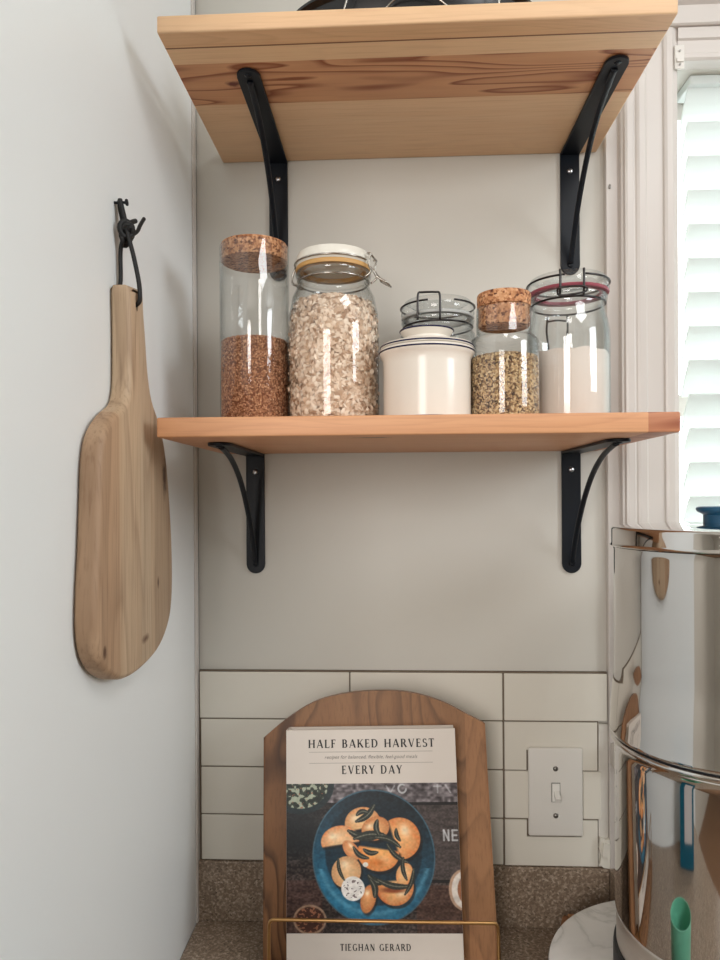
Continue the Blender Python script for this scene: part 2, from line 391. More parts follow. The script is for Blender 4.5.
# ------------------------------------------------------------------ countertop with upstand
ct = thing('countertop', (0, 0, 0), 'speckled brown grey granite countertop with a low granite upstand under the tiles', 'countertop')
box_obj('worktop', XL, 2.2, -0.64, -0.0005, -0.032, 0.0, granite_m, ct, 0.002)
box_obj('upstand', XL+0.001, 0.2738, -0.0105, -0.0005, 0.0002, 0.0780, granite_m, ct, 0.0008)
box_obj('upstand', 0.2742, 2.2, -0.0315, -0.0005, 0.0002, 0.0780, granite_m, ct, 0.0008)
cb = thing('base_cabinet', (0.9, -0.3, ZF), 'painted base cabinet under the granite countertop', 'cabinet')
bm = bmesh.new(); box(bm, XL+0.002-0.9, 2.2-0.9, -0.30, 0.298, 0.0, 0.876); obj_bm('body', bm, cab_m, cb)
for i in range(4):
    x0 = XL-0.9+0.02+i*0.61
    d = box_obj('door', x0, x0+0.59, -0.320, -0.3005, 0.11, 0.84, cab_m, cb, 0.002)
    bm = bmesh.new(); tube(bm, [(x0+0.54, -0.322, 0.62), (x0+0.54, -0.345, 0.62), (x0+0.54, -0.345, 0.76), (x0+0.54, -0.322, 0.76)], 0.004); obj_bm('handle', bm, brass, d, True)

# ------------------------------------------------------------------ blind
def blind_mat():
    m = N('white_blind_slat'); m.t.nodes.remove(m.p)
    co = m.coords(); nz = m.n('ShaderNodeTexNoise', i_Vector=co, i_Scale=8.0)
    c = m.mix(nz.outputs[0], srgb(236, 240, 238), srgb(241, 244, 242))
    d = m.n('ShaderNodeBsdfDiffuse'); m.link(c, d.inputs[0])
    tr = m.n('ShaderNodeBsdfTranslucent'); tr.inputs[0].default_value = srgb(240, 247, 245)
    ms = m.n('ShaderNodeMixShader'); ms.inputs[0].default_value = 0.30
    m.link(d.outputs[0], ms.inputs[1]); m.link(tr.outputs[0], ms.inputs[2]); m.link(ms.outputs[0], m.out.inputs[0]); return m.m
slat_m = blind_mat()
bl = thing('window_blind', (0.84, 0.03, 1.070), 'white wide-slat window blind hanging inside the fluted casing', 'blind')
def slat(bm, zt):
    # room edge up, outer edge lower, slightly bowed
    n = 5; pts = []
    for i in range(n+1):
        t = i/n; y = -0.012+0.026*t; z = zt-0.0445*t; bow = 0.0022*math.sin(PI*t)
        pts.append((y+bow, z+bow*0.5))
    th = 0.0028
    poly = pts+[(y+th, z+th*0.55) for y, z in reversed(pts)]
    prism(bm, poly, 0.3900-0.84, 1.285-0.84, lambda a, b, c: (c, a, b))
for k in range(19):
    zt = 1.0456+0.0447-0.0447*k - 1.070
    if zt+1.070 > 1.10: continue
    if zt+1.070 < WZ0+0.06: break
    bm = bmesh.new(); slat(bm, zt); obj_bm('slat', bm, slat_m, bl)
bm = bmesh.new(); box(bm, 0.3895-0.84, 1.285-0.84, -0.020, 0.026, 0.0205, 0.0325, 0.002); obj_bm('headrail', bm, slat_m, bl)
bm = bmesh.new()
for xc in (0.45, 0.72, 1.0, 1.25): tube(bm, [(xc-0.84, -0.0150, 0.0), (xc-0.84, -0.0150, -0.80)], 0.0008, 6)
obj_bm('ladder_cord', bm, slat_m, bl)
bm = bmesh.new(); box(bm, 0.3900-0.84, 1.285-0.84, -0.014, 0.014, -0.83, -0.805, 0.003); obj_bm('bottom_rail', bm, trim_m, bl)
# bracket plate on the casing corner
bm = bmesh.new(); box(bm, 0.3560, 0.3680, -0.0255, -0.0232, 1.090, 1.120, 0.0008); box(bm, 0.3580, 0.3665, -0.0275, -0.0255, 1.098, 1.103)
bk = obj_bm('blind_bracket', bm, plastic); tag(bk, 'small white mounting bracket at the top corner of the window casing', 'bracket')
bm = bmesh.new()
for zz in (1.112, 1.095): bmesh.ops.create_cone(bm, cap_ends=True, segments=12, radius1=0.0014, radius2=0.0014, depth=0.001, matrix=Matrix.Translation((0.3620, -0.0265, zz)) @ Matrix.Rotation(PI/2, 4, 'X'))
obj_bm('screw', bm, steel_screw, bk)
# old nail in the casing
bm = bmesh.new(); bmesh.ops.create_uvsphere(bm, u_segments=12, v_segments=8, radius=0.0017, matrix=Matrix.Translation((0.2794, -0.0107, 0.951)) @ Matrix.Diagonal((1, 0.6, 1.9, 1)))
nl = obj_bm('nail', bm, steel_screw, None, True); tag(nl, 'dark nail head in the left edge of the window casing between the shelves', 'nail')

# ------------------------------------------------------------------ light switch
sw = thing('light_switch', (0.2060, -0.0076, 0.1765), 'white toggle light switch with a screwed cover plate on the tiles', 'light switch')
bm = bmesh.new(); box(bm, -0.0345, 0.0345, -0.0058, 0.0, -0.0565, 0.0565, 0.0022, 3); obj_bm('cover_plate', bm, plastic, sw, True, 0.6)
bm = bmesh.new(); box(bm, -0.0056, 0.0056, -0.0066, -0.0059, -0.0125, 0.0125, 0.0003); obj_bm('toggle_frame', bm, steel_screw, sw)
bm = bmesh.new(); box(bm, -0.0048, 0.0048, -0.0074, -0.0060, -0.0116, 0.0116, 0.0003)
bmesh.ops.create_cube(bm, size=1, matrix=Matrix.Translation((0.0004, -0.0120, -0.003)) @ Matrix.Rotation(0.55, 4, 'X') @ Matrix.Diagonal((0.0062, 0.0125, 0.0068, 1)))
obj_bm('toggle', bm, toggle_m, sw)
for zz in (0.0300, -0.0300):
    bm = bmesh.new(); lathe(bm, [(0, 0.0018), (0.0022, 0.0014), (0.0034, 0.0), (0, 0)], 20)
    bmesh.ops.transform(bm, matrix=Matrix.Translation((0, -0.0058, zz)) @ Matrix.Rotation(PI/2, 4, 'X'), verts=bm.verts)
    obj_bm('screw', bm, steel_screw, sw, True)

# ------------------------------------------------------------------ shelves
pine_l, pine_m, pine_d = srgb(238, 203, 163), srgb(228, 184, 140), srgb(140, 74, 38)
def shelf(name, x0, x1, ztop, th, label, mat):
    bm = bmesh.new(); box(bm, x0, x1, -0.262, -0.0004, ztop-th, ztop, 0.0018, 3)
    o = obj_bm(name, bm, mat, None, True, 0.6); return tag(o, label, 'shelf')
w1 = wood('upper_shelf_pine', pine_l, pine_m, pine_d, 'X', 15, 0.05, 20.0, 3.1, 0.5,
          planks=[('Y', -0.212, -0.137, 1.0, srgb(214, 152, 104), 0.8), ('Y', -0.2375, -0.212, 0.0, srgb(232, 192, 146), 0.5), ('Y', -0.2600, -0.2375, 0.08, srgb(214, 162, 112), 0.5), ('Y', -0.2388, -0.2368, 0.0, srgb(110, 58, 24), 0.9)], pore=0.16)
spot(w1, -0.168, -0.176, 1.0, 0.011, 0.006, 0.05, srgb(104, 46, 30), 0.4)
w2 = wood('lower_shelf_pine', srgb(226, 172, 128), srgb(212, 150, 106), srgb(146, 74, 44), 'X', 14, 0.14, 20.0, 7.7, 0.5,
          planks=[('X', 0.236, 0.30, 0.7, srgb(176, 104, 74), 0.55)], pore=0.22)
spot(w2, -0.02, -0.235, 0.614, 0.022, 0.004, 0.05, srgb(70, 36, 22), 0.4)
shelf('wall_shelf', -0.2225, 0.2655, 1.0165, 0.0165, 'upper pine wall shelf carrying a black dish, dark grained plank underneath', w1.m)
shelf('wall_shelf', -0.2250, 0.2655, 0.6330, 0.0190, 'lower pine wall shelf carrying the row of food jars', w2.m)

def bracket_meshes():
    """origin at wall, under the shelf; arm runs to -Y, leg runs down"""
    W = 0.0122; th = 0.0032; out = {}
    def plate(L, f, hole):
        n = 10; poly = [(-W, 0), (W, 0)]+[(W*math.cos(PI*i/n), L-W+W*math.sin(PI*i/n)) for i in range(n+1)]
        bm = bmesh.new(); prism(bm, poly, 0, th, f)
        bmesh.ops.bevel(bm, geom=[e for e in bm.edges if e.calc_length() > 0], offset=0.0006, segments=1, affect='EDGES', clamp_overlap=True)
        return bm
    out['leg'] = plate(0.158, lambda x, y, z: (x, -z-0.0002, -y), 0)
    out['arm'] = plate(0.205, lambda x, y, z: (x, -y, -z-0.0002), 0)
    # curved brace: flat rib bending from the arm to the foot of the leg
    pts = smooth_path([(0, -0.186, -0.0045), (0, -0.165, -0.0080), (0, -0.135, -0.0160), (0, -0.100, -0.0330), (0, -0.068, -0.0580), (0, -0.040, -0.0880), (0, -0.018, -0.1200), (0, -0.0055, -0.1440)], 5)
    bm = bmesh.new(); tube(bm, pts, 0.0034, 12, flat=0.62); out['brace'] = bm
    return out
def make_bracket(x, z, label):
    t = thing('shelf_bracket', (x, 0, z), label, 'bracket', 'curved shelf brackets')
    M_ = bracket_meshes()
    for k in ('leg', 'arm', 'brace'):
        obj_bm('wall_leg' if k == 'leg' else 'support_arm' if k == 'arm' else 'curved_brace', M_[k], black_iron, t, k == 'brace')
    for yy, zz, ax in ((-0.0034, -0.0240, 0), (-0.0034, -0.1455, 0)):
        bm = bmesh.new(); lathe(bm, [(0, 0.0016), (0.0026, 0.0013), (0.0038, 0.0), (0, 0)], 16)
        bmesh.ops.transform(bm, matrix=Matrix.Translation((0, yy, zz)) @ Matrix.Rotation(PI/2, 4, 'X'), verts=bm.verts)
        obj_bm('screw', bm, bright_screw if zz > -0.1 else black_iron, t, True)
    bm = bmesh.new(); lathe(bm, [(0, 0.0016), (0.0026, 0.0013), (0.0038, 0.0), (0, 0)], 16)
    bmesh.ops.transform(bm, matrix=Matrix.Translation((0, -0.196, -0.0034)) @ Matrix.Rotation(PI, 4, 'X'), verts=bm.verts)
    obj_bm('screw', bm, black_iron, t, True)
    return t
b0 = make_bracket(-0.1485, 0.9998, 'black curved bracket under the left end of the upper shelf, above the cork jar')
def dup(root, loc, label):
    r = root.copy(); COL.objects.link(r); r.location = loc; r['label'] = label
    for ch in list(root.children):
        c = ch.copy(); COL.objects.link(c); c.parent = r
    return r
dup(b0, (0.2310, 0, 0.9998), 'black curved bracket under the right end of the upper shelf, above the flour jar')
dup(b0, (-0.1815, 0, 0.6138), 'black curved bracket under the left end of the lower shelf beside the cutting board')
dup(b0, (0.2305, 0, 0.6138), 'dark navy-black curved bracket under the right end of the lower shelf beside the casing')

# ------------------------------------------------------------------ cutting board on the left wall
wb = wood('acacia_board_wood', srgb(212, 187, 157), srgb(184, 152, 120), srgb(118, 84, 58), 'Z', 7, 0.34, 16.0, 5.3, 0.55, pore=0.45, stretch=9.0,
          planks=[('Y', -0.42, -0.315, 0.05, srgb(176, 138, 106), 0.55), ('Y', -0.262, -0.235, 0.0, srgb(200, 178, 150), 0.6), ('Y', -0.225, -0.16, 0.1, srgb(164, 140, 114), 0.55)])
spot(wb, -0.24, -0.193, 0.578, 0.03, 0.008, 0.026, srgb(74, 48, 30), 0.3)
spot(wb, -0.24, -0.215, 0.4700, 0.03, 0.0035, 0.007, srgb(92, 62, 42), 0.3)
spot(wb, -0.24, -0.3480, 0.4280, 0.03, 0.005, 0.007, srgb(92, 62, 42), 0.3)
spot(wb, -0.24, -0.252, 0.420, 0.03, 0.012, 0.005, srgb(110, 80, 58), 0.2)
out = [(-0.2858, 0.7500), (-0.2800, 0.7535), (-0.2580, 0.7570), (-0.2505, 0.7530), (-0.2480, 0.7350), (-0.2430, 0.7100), (-0.2375, 0.6800), (-0.2270, 0.6560), (-0.2060, 0.6360), (-0.1880, 0.6090),
       (-0.1750, 0.5636), (-0.1660, 0.5034), (-0.1660, 0.4541), (-0.1780, 0.4230), (-0.2080, 0.4023), (-0.2520, 0.3932), (-0.3000, 0.3932), (-0.3332, 0.4048), (-0.3544, 0.4208), (-0.3640, 0.4430),
       (-0.3645, 0.4727), (-0.3599, 0.5127), (-0.3563, 0.5535), (-0.3526, 0.5907), (-0.3431, 0.6123), (-0.3231, 0.6281), (-0.2990, 0.6402), (-0.2892, 0.6525), (-0.2858, 0.6731), (-0.2855, 0.7192)]
poly = [(p.x, p.y) for p in smooth_path([(a, b, 0) for a, b in out], 4, True)]
bm = bmesh.new()
def ring(off, x):
    n = len(poly); vs = []
    for i in range(n):
        a = Vector(poly[i-1]); b = Vector(poly[(i+1) % n]); d = (b-a).normalized(); nrm = Vector((d.y, -d.x))
        p = Vector(poly[i])+nrm*off; vs.append(bm.verts.new((x, p.x, p.y)))
    return vs
sgn = 1 if sum(poly[i-1][0]*poly[i][1]-poly[i][0]*poly[i-1][1] for i in range(len(poly))) < 0 else -1
prof_b = [(0.004, -0.2602), (0.0, -0.2570), (0.0, -0.2460), (0.0012, -0.2430), (0.0030, -0.2412), (0.0055, -0.2402)]
rs = [ring(sgn*o_, x_) for o_, x_ in prof_b]
for a, b in zip(rs, rs[1:]):
    for i in range(len(a)): bm.faces.new((a[i], a[(i+1) % len(a)], b[(i+1) % len(a)], b[i]))
bm.faces.new(rs[0]); bm.faces.new(rs[-1])
cbrd = obj_bm('cutting_board', bm, wb.m, None, True, 0.7)
tag(cbrd, 'paddle shaped wooden cutting board with a long handle hanging on the left wall', 'cutting board')
# hole in the handle (drilled)
bm = bmesh.new(); bmesh.ops.create_cone(bm, cap_ends=True, segments=24, radius1=0.0034, radius2=0.0034, depth=0.06, matrix=Matrix.Translation((-0.25, -0.2700, 0.7375)) @ Matrix.Diagonal((1, 1, 1.5, 1)) @ Matrix.Rotation(PI/2, 4, 'Y'))
bmesh.ops.recalc_face_normals(bm, faces=bm.faces)
cutm = bpy.data.meshes.new('hole_cut'); bm.to_mesh(cutm); bm.free(); cuto = bpy.data.objects.new('hole_cut', cutm); COL.objects.link(cuto)
mod = cbrd.modifiers.new('hole', 'BOOLEAN'); mod.object = cuto; mod.operation = 'DIFFERENCE'; mod.solver = 'EXACT'
dg = bpy.context.evaluated_depsgraph_get(); newme = bpy.data.meshes.new_from_object(cbrd.evaluated_get(dg))
cbrd.modifiers.clear(); cbrd.data = newme; newme.name = 'cutting_board'; bpy.data.objects.remove(cuto)
# strap: leather cord through the hole, knotted, over a peg
bm = bmesh.new()
tube(bm, smooth_path([(-0.2500, -0.2700, 0.7385), (-0.2430, -0.2700, 0.7375), (-0.2375, -0.2715, 0.7410), (-0.2365, -0.2725, 0.7487), (-0.2380, -0.2715, 0.7614), (-0.2430, -0.2710, 0.7852), (-0.2470, -0.2726, 0.8024), (-0.2505, -0.2721, 0.8186), (-0.2530, -0.2731, 0.8305), (-0.2545, -0.2735, 0.8372)], 6), 0.0027, 10, flat=0.7)
tube(bm, smooth_path([(-0.2500, -0.2700, 0.7385), (-0.2575, -0.2700, 0.7400), (-0.2582, -0.2685, 0.7520), (-0.2565, -0.2679, 0.7636), (-0.2560, -0.2691, 0.7897), (-0.2520, -0.2732, 0.8013), (-0.2550, -0.2667, 0.8190), (-0.2570, -0.2678, 0.8309), (-0.2560, -0.2710, 0.8372)], 6), 0.0027, 10, flat=0.7)
for k in range(3):
    tube(bm, [(-0.2490+0.0050*math.cos(a), -0.2725+0.0040*math.cos(a+1.1*k)+0.0015*k, 0.8095+0.0075*math.sin(a+0.5*k)-0.003*k) for a in [2*PI*i/16 for i in range(16)]], 0.0023, 8, closed=True)
tube(bm, smooth_path([(-0.2490, -0.2740, 0.8040), (-0.2450, -0.2677, 0.8060), (-0.2430, -0.2600, 0.8120), (-0.2430, -0.2530, 0.8200), (-0.2430, -0.2420, 0.8310)], 5), 0.0019, 8)
tube(bm, smooth_path([(-0.2490, -0.2740, 0.8100), (-0.2460, -0.2700, 0.8160), (-0.2440, -0.2620, 0.8210)], 4), 0.0023, 8)
st = obj_bm('hanging_cord', bm, leather, cbrd, True)
bm = bmesh.new(); lathe(bm, [(0, 0), (0.0013, 0), (0.0013, 0.0110), (0.0030, 0.0112), (0.0032, 0.0126), (0, 0.0132)], 20)
bmesh.ops.transform(bm, matrix=Matrix.Translation((XL, -0.2722, 0.8345)) @ Matrix.Rotation(PI/2, 4, 'Y'), verts=bm.verts)
pg = obj_bm('wall_hook', bm, black_iron, None, True, 0.6); tag(pg, 'small black hook on the left wall holding the cutting board cord', 'hook')

# ------------------------------------------------------------------ jar contents
def flakes(name, samples, size, mat, core_prof, core_mat, c, shape='flake', label='', cat='', parent=None):
    """samples: list of (point, normal); each grain is a little disc or ellipsoid lying on the surface of the heap"""
    V = []; F = []; tone = []
    if shape == 'flake': tmpl = [(math.cos(2*PI*k/8), math.sin(2*PI*k/8)*0.78, 0.0) for k in range(8)]+[(0, 0, 0.30)]; tf = [(k, (k+1) % 8, 8) for k in range(8)]
    else:
        tmpl = [(1, 0, 0), (0.5, 0.5, 0), (-0.5, 0.5, 0), (-1, 0, 0), (-0.5, -0.5, 0), (0.5, -0.5, 0), (0.3, 0, 0.5), (-0.3, 0, 0.5)]
        tf = [(0, 1, 6), (1, 2, 7, 6), (2, 3, 7), (3, 4, 7), (4, 5, 6, 7), (5, 0, 6)]
    for p, n in samples:
        n = Vector(n)+Vector(rng.normal(0, 0.33 if shape == 'flake' else 0.25, 3)); n.normalize()
        a = n.orthogonal().normalized(); b = n.cross(a); th = rng.uniform(0, 2*PI); u = a*math.cos(th)+b*math.sin(th); v = n.cross(u)
        s = size*rng.uniform(0.75, 1.2); off = len(V); tn = rng.uniform(0, 1)
        base_ = Vector(p)
        for q in tmpl: V.append(base_+u*q[0]*s+v*q[1]*s+n*q[2]*s)
        tone += [tn]*len(tmpl); F += [tuple(off+i for i in f) for f in tf]
    o0 = len(V)
    bm = bmesh.new(); lathe(bm, core_prof, 48, c); bmesh.ops.recalc_face_normals(bm, faces=bm.faces); bm.verts.index_update()
    for v in bm.verts: V.append(v.co.copy()); tone.append(0.0)
    cf = [tuple(o0+v.index for v in f.verts) for f in bm.faces]; bm.free()
    nf = len(F); F += cf
    o = obj(name, V, F, mat, parent, smooth=(shape == 'flake'))
    o.data.materials.append(core_mat)
    idx = np.zeros(len(F), dtype=np.int32); idx[nf:] = 1; o.data.polygons.foreach_set('material_index', idx)
    at = o.data.attributes.new('tone', 'FLOAT', 'POINT'); at.data.foreach_set('value', tone)
    return tag(o, label, cat, kind='stuff')
def surf_samples(prof, c, n, nface=(0, -1)):
    """random points over a lathe profile (weighted by area)"""
    segs = []
    for (r0, z0), (r1, z1) in zip(prof, prof[1:]):
        L = math.hypot(r1-r0, z1-z0); A = L*(r0+r1)/2
        if A > 0: segs.append((A, r0, z0, r1, z1))
    W_ = np.array([s[0] for s in segs]); W_ = W_/W_.sum(); out_ = []
    for i in rng.choice(len(segs), n, p=W_):
        _, r0, z0, r1, z1 = segs[i]; t = rng.uniform(); r = r0+(r1-r0)*t; z = z0+(z1-z0)*t; a = rng.uniform(0, 2*PI)
        nx, nz = (z1-z0), -(r1-r0); L = math.hypot(nx, nz) or 1; nx /= L; nz /= L
        out_.append(((c[0]+r*math.cos(a), c[1]+r*math.sin(a), c[2]+z), (nx*math.cos(a), nx*math.sin(a), nz)))
    return out_
ZS = 0.6330
def glass_body(prof_out, wall, seg=72, bot=0.004):
    """outer profile from base centre to lip, inner wall back down"""
    bm = bmesh.new(); inner = []
    for r, z in prof_out[::-1]:
        if r-wall > 0 and z > bot: inner.append((r-wall, z))
    full = [(0, 0)]+prof_out+inner+[(max(inner[-1][0]-0.002, 0.001), bot), (0, bot)]
    lathe(bm, full, seg); return bm
def wire_ring(bm, r, z, rad, a0=0, a1=360, n=48):
    closed = (a1-a0) >= 360
    pts = [(r*math.cos(math.radians(a0+(a1-a0)*i/n)), r*math.sin(math.radians(a0+(a1-a0)*i/n)), z) for i in range(n if closed else n+1)]
    tube(bm, pts, rad, 8, closed=closed)

# --- tall cylinder jar with cork lid
c = (-0.1538, -0.140, ZS)
j = thing('cork_lid_jar', c, 'tall straight glass jar with flat cork lid, half full of brown grain', 'jar')
H = 0.2030; R_ = 0.0388
obj_bm('glass_body', glass_body([(0.036, 0.0), (R_, 0.003), (R_, 0.1), (R_, H-0.002), (R_-0.0006, H), (R_-0.0010, H)], 0.0010), glass_m, j, True, 0.9)
bm = bmesh.new(); lathe(bm, [(0, H-0.0165), (R_-0.0022, H-0.0165), (R_-0.0014, H-0.0150), (R_-0.0013, H+0.0010), (R_-0.0022, H+0.0025), (0, H+0.0025)], 64)
obj_bm('cork_lid', bm, cork_m, j, True, 0.6)
p_ = [(0, 0.0045), (R_-0.0022, 0.0045), (R_-0.0020, 0.0955), (R_-0.004, 0.0975), (R_*0.5, 0.0985), (0, 0.0990)]
flakes('brown_grain', surf_samples(p_[1:], c, 9500), 0.0016, brown_seed, p_, brown_core, c, 'seed', 'brown grain filling the lower half of the tall cork-lidded jar', 'grain')

# --- big clamp jar of oats
c = (-0.0645, -0.145, ZS)
j = thing('clamp_jar', c, 'large glass clamp jar with a white ceramic lid, filled with rolled oats', 'jar')
po = [(0.044, 0.0), (0.0485, 0.003), (0.0500, 0.010), (0.0500, 0.100), (0.0490, 0.125), (0.0455, 0.143), (0.0405, 0.153), (0.0385, 0.157), (0.0385, 0.163), (0.0415, 0.165), (0.0420, 0.168), (0.0410, 0.1705), (0.0385, 0.171)]
obj_bm('glass_body', glass_body(po, 0.0014), glass_m, j, True, 0.9)
bm = bmesh.new(); lathe(bm, [(0.034, 0.1712), (0.0415, 0.1712), (0.0420, 0.1735), (0.0412, 0.1758), (0.034, 0.1758)]+[(0.034, 0.1712)], 64); obj_bm('rubber_seal', bm, gasket_tan, j, True, 0.7)
bm = bmesh.new(); lathe(bm, [(0, 0.1762), (0.0405, 0.1762), (0.0420, 0.1785), (0.0415, 0.1850), (0.0390, 0.1905), (0.030, 0.1930), (0.012, 0.1935), (0, 0.1935)], 64); obj_bm('ceramic_lid', bm, ceramic_lid, j, True, 0.7)
bm = bmesh.new()
wire_ring(bm, 0.0396, 0.1600, 0.0011)
wire_ring(bm, 0.0427, 0.1790, 0.0010, 30, 150); wire_ring(bm, 0.0427, 0.1790, 0.0010, -200, -15)
for (dx, dy) in ((0.0405, -0.012), (0.0405, 0.012)):
    tube(bm, smooth_path([(dx-0.001, dy, 0.1600), (dx+0.006, dy, 0.1655), (dx+0.0035, dy, 0.1760), (dx+0.0060, dy, 0.1840), (dx+0.0020, dy*1.0, 0.1850)], 4), 0.0011, 8)
    tube(bm, smooth_path([(dx+0.0035, dy, 0.1720), (dx+0.0095, dy, 0.1650), (dx+0.0120, dy*0.8, 0.1600), (dx+0.0230, dy*0.7, 0.1530)], 4), 0.0011, 8)
tube(bm, [(0.0635, -0.0084, 0.1530), (0.0640, 0.0, 0.1525), (0.0635, 0.0084, 0.1530)], 0.0011, 8)
tube(bm, [(0.0465, -0.012, 0.1840), (0.0465, 0.012, 0.1840)], 0.0011, 8); tube(bm, [(0.0500, -0.012, 0.1650), (0.0500, 0.012, 0.1650)], 0.0012, 8)
for s in (-1, 1): tube(bm, smooth_path([(-0.0395, 0.009*s, 0.1600), (-0.0450, 0.009*s, 0.1610), (-0.0455, 0.009*s, 0.1680), (-0.0420, 0.009*s, 0.1780)], 4), 0.0011, 8)
tube(bm, [(-0.0452, -0.009, 0.1620), (-0.0452, 0.009, 0.1620)], 0.0011, 8)
wb_ = obj_bm('wire_clamp', bm, wire_m, j, True)
bpy.context.view_layer.update()
wb_.rotation_euler = (0, 0, -0.25)
p_ = [(0, 0.0045), (0.0450, 0.0045), (0.0477, 0.010), (0.0477, 0.100), (0.0467, 0.120), (0.0430, 0.134), (0.030, 0.139), (0.015, 0.1425), (0, 0.1440)]
flakes('rolled_oats', surf_samples(p_[1:], c, 7500), 0.0040, oat_m, [(max(r-0.0015, 0), z-0.0 if z < 0.12 else z-0.0015) for r, z in p_], oat_core, c, 'flake', 'pale rolled oats filling the large ceramic-lidded clamp jar', 'oats')

# --- white ceramic canister
c = (0.0368, -0.175, ZS)
j = thing('ceramic_canister', c, 'squat white ceramic canister with navy rings and a flat knobbed lid', 'canister')
bm = bmesh.new(); lathe(bm, [(0, 0), (0.0440, 0), (0.0458, 0.0015), (0.0462, 0.004), (0.0462, 0.0600), (0.0466, 0.0660), (0.0485, 0.0700), (0.0503, 0.0725), (0.0505, 0.0755), (0.0495, 0.0770), (0.044, 0.0770), (0.0425, 0.074), (0.0425, 0.006), (0, 0.005)], 72); obj_bm('body', bm, ceramic, j, True, 0.8)
bm = bmesh.new(); lathe(bm, [(0, 0.0773), (0.0470, 0.0773), (0.0492, 0.0785), (0.0495, 0.0805), (0.0482, 0.0822), (0.0380, 0.0850), (0.0270, 0.0870), (0.0230, 0.0885), (0.0228, 0.0910), (0.0268, 0.0950), (0.0285, 0.0975), (0.0280, 0.0988), (0.0265, 0.0992), (0, 0.0985)], 72); lid_ = obj_bm('lid', bm, ceramic, j, True, 0.8)
for r, z, par in ((0.0506, 0.0742, j), (0.0464, 0.0040, j), (0.0494, 0.0800, lid_), (0.0285, 0.0978, lid_)):
    bm = bmesh.new(); wire_ring(bm, r-0.0004, z, 0.00095, n=72); obj_bm('painted_ring', bm, navy, par, True)

# --- clamp jar behind the canister
c = (0.0560, -0.0580, ZS)
j = thing('clamp_jar', c, 'glass clamp jar with a glass lid and dark wire bail standing behind the white canister', 'jar')
po = [(0.043, 0.0), (0.0460, 0.003), (0.0470, 0.010), (0.0470, 0.107), (0.0455, 0.119), (0.0415, 0.126), (0.0415, 0.131), (0.0440, 0.133), (0.0445, 0.136), (0.0430, 0.138), (0.0410, 0.1385)]
obj_bm('glass_body', glass_body(po, 0.0014), glass_blue, j, True, 0.9)
bm = bmesh.new(); lathe(bm, [(0.036, 0.1387), (0.0440, 0.1387), (0.0445, 0.1405), (0.0436, 0.1420), (0.036, 0.1420), (0.036, 0.1387)], 64); obj_bm('rubber_seal', bm, gasket_clear, j, True, 0.7)
bm = bmesh.new(); lathe(bm, [(0, 0.1425), (0.0435, 0.1425), (0.0448, 0.1450), (0.0440, 0.1540), (0.0405, 0.1595), (0.0395, 0.1602), (0.036, 0.1595), (0.032, 0.1555), (0, 0.1550)], 64); obj_bm('glass_lid', bm, glass_blue, j, True, 0.7)
bm = bmesh.new(); wire_ring(bm, 0.0424, 0.1290, 0.0012)
wire_ring(bm, 0.0450, 0.1530, 0.0012, -90+22, 250); wire_ring(bm, 0.0450, 0.1530, 0.0012, -110, -112+4)
def bail_pts(rad, cx, wdt, ztop, zbot):
    return smooth_path([(cx-wdt, -rad, zbot), (cx-wdt, -rad-0.003, (ztop+zbot)/2), (cx-wdt*0.95, -rad-0.003, ztop-0.002), (cx-wdt*0.6, -rad-0.002, ztop), (cx+wdt*0.6, -rad-0.002, ztop), (cx+wdt*0.95, -rad-0.003, ztop-0.002), (cx+wdt, -rad-0.003, (ztop+zbot)/2), (cx+wdt, -rad, zbot)], 4)
tube(bm, bail_pts(0.0440, -0.0130, 0.0130, 0.1605, 0.1290), 0.0013, 8)
obj_bm('wire_clamp', bm, dark_wire, j, True)

# --- small cork jar of mixed grain
c = (0.1190, -0.1690, ZS)
j = thing('cork_stopper_jar', c, 'small glass jar with a thick cork stopper beside the flour jar', 'jar')
po = [(0.0335, 0.0), (0.0360, 0.003), (0.0365, 0.010), (0.0365, 0.0810), (0.0357, 0.0870), (0.0335, 0.0900), (0.0305, 0.0910), (0.0290, 0.0945), (0.0290, 0.1205), (0.0286, 0.1220), (0.0280, 0.1224)]
obj_bm('glass_body', glass_body(po, 0.0012), glass_m, j, True, 0.9)
bm = bmesh.new(); lathe(bm, [(0, 0.1020), (0.0260, 0.1020), (0.0268, 0.1035), (0.0268, 0.1224), (0.0282, 0.1232), (0.0282, 0.1350), (0.0274, 0.1368), (0, 0.1370)], 64); obj_bm('cork_stopper', bm, cork_m, j, True, 0.6)
p_ = [(0, 0.0045), (0.0335, 0.0045), (0.0346, 0.010), (0.0346, 0.0660), (0.0335, 0.0690), (0.020, 0.0720), (0, 0.0725)]
flakes('mixed_grain', surf_samples(p_[1:], c, 6000), 0.0021, mixed_seed, p_, mixed_core, c, 'seed', 'speckled beige and dark grain inside the small cork-stoppered jar', 'grain')

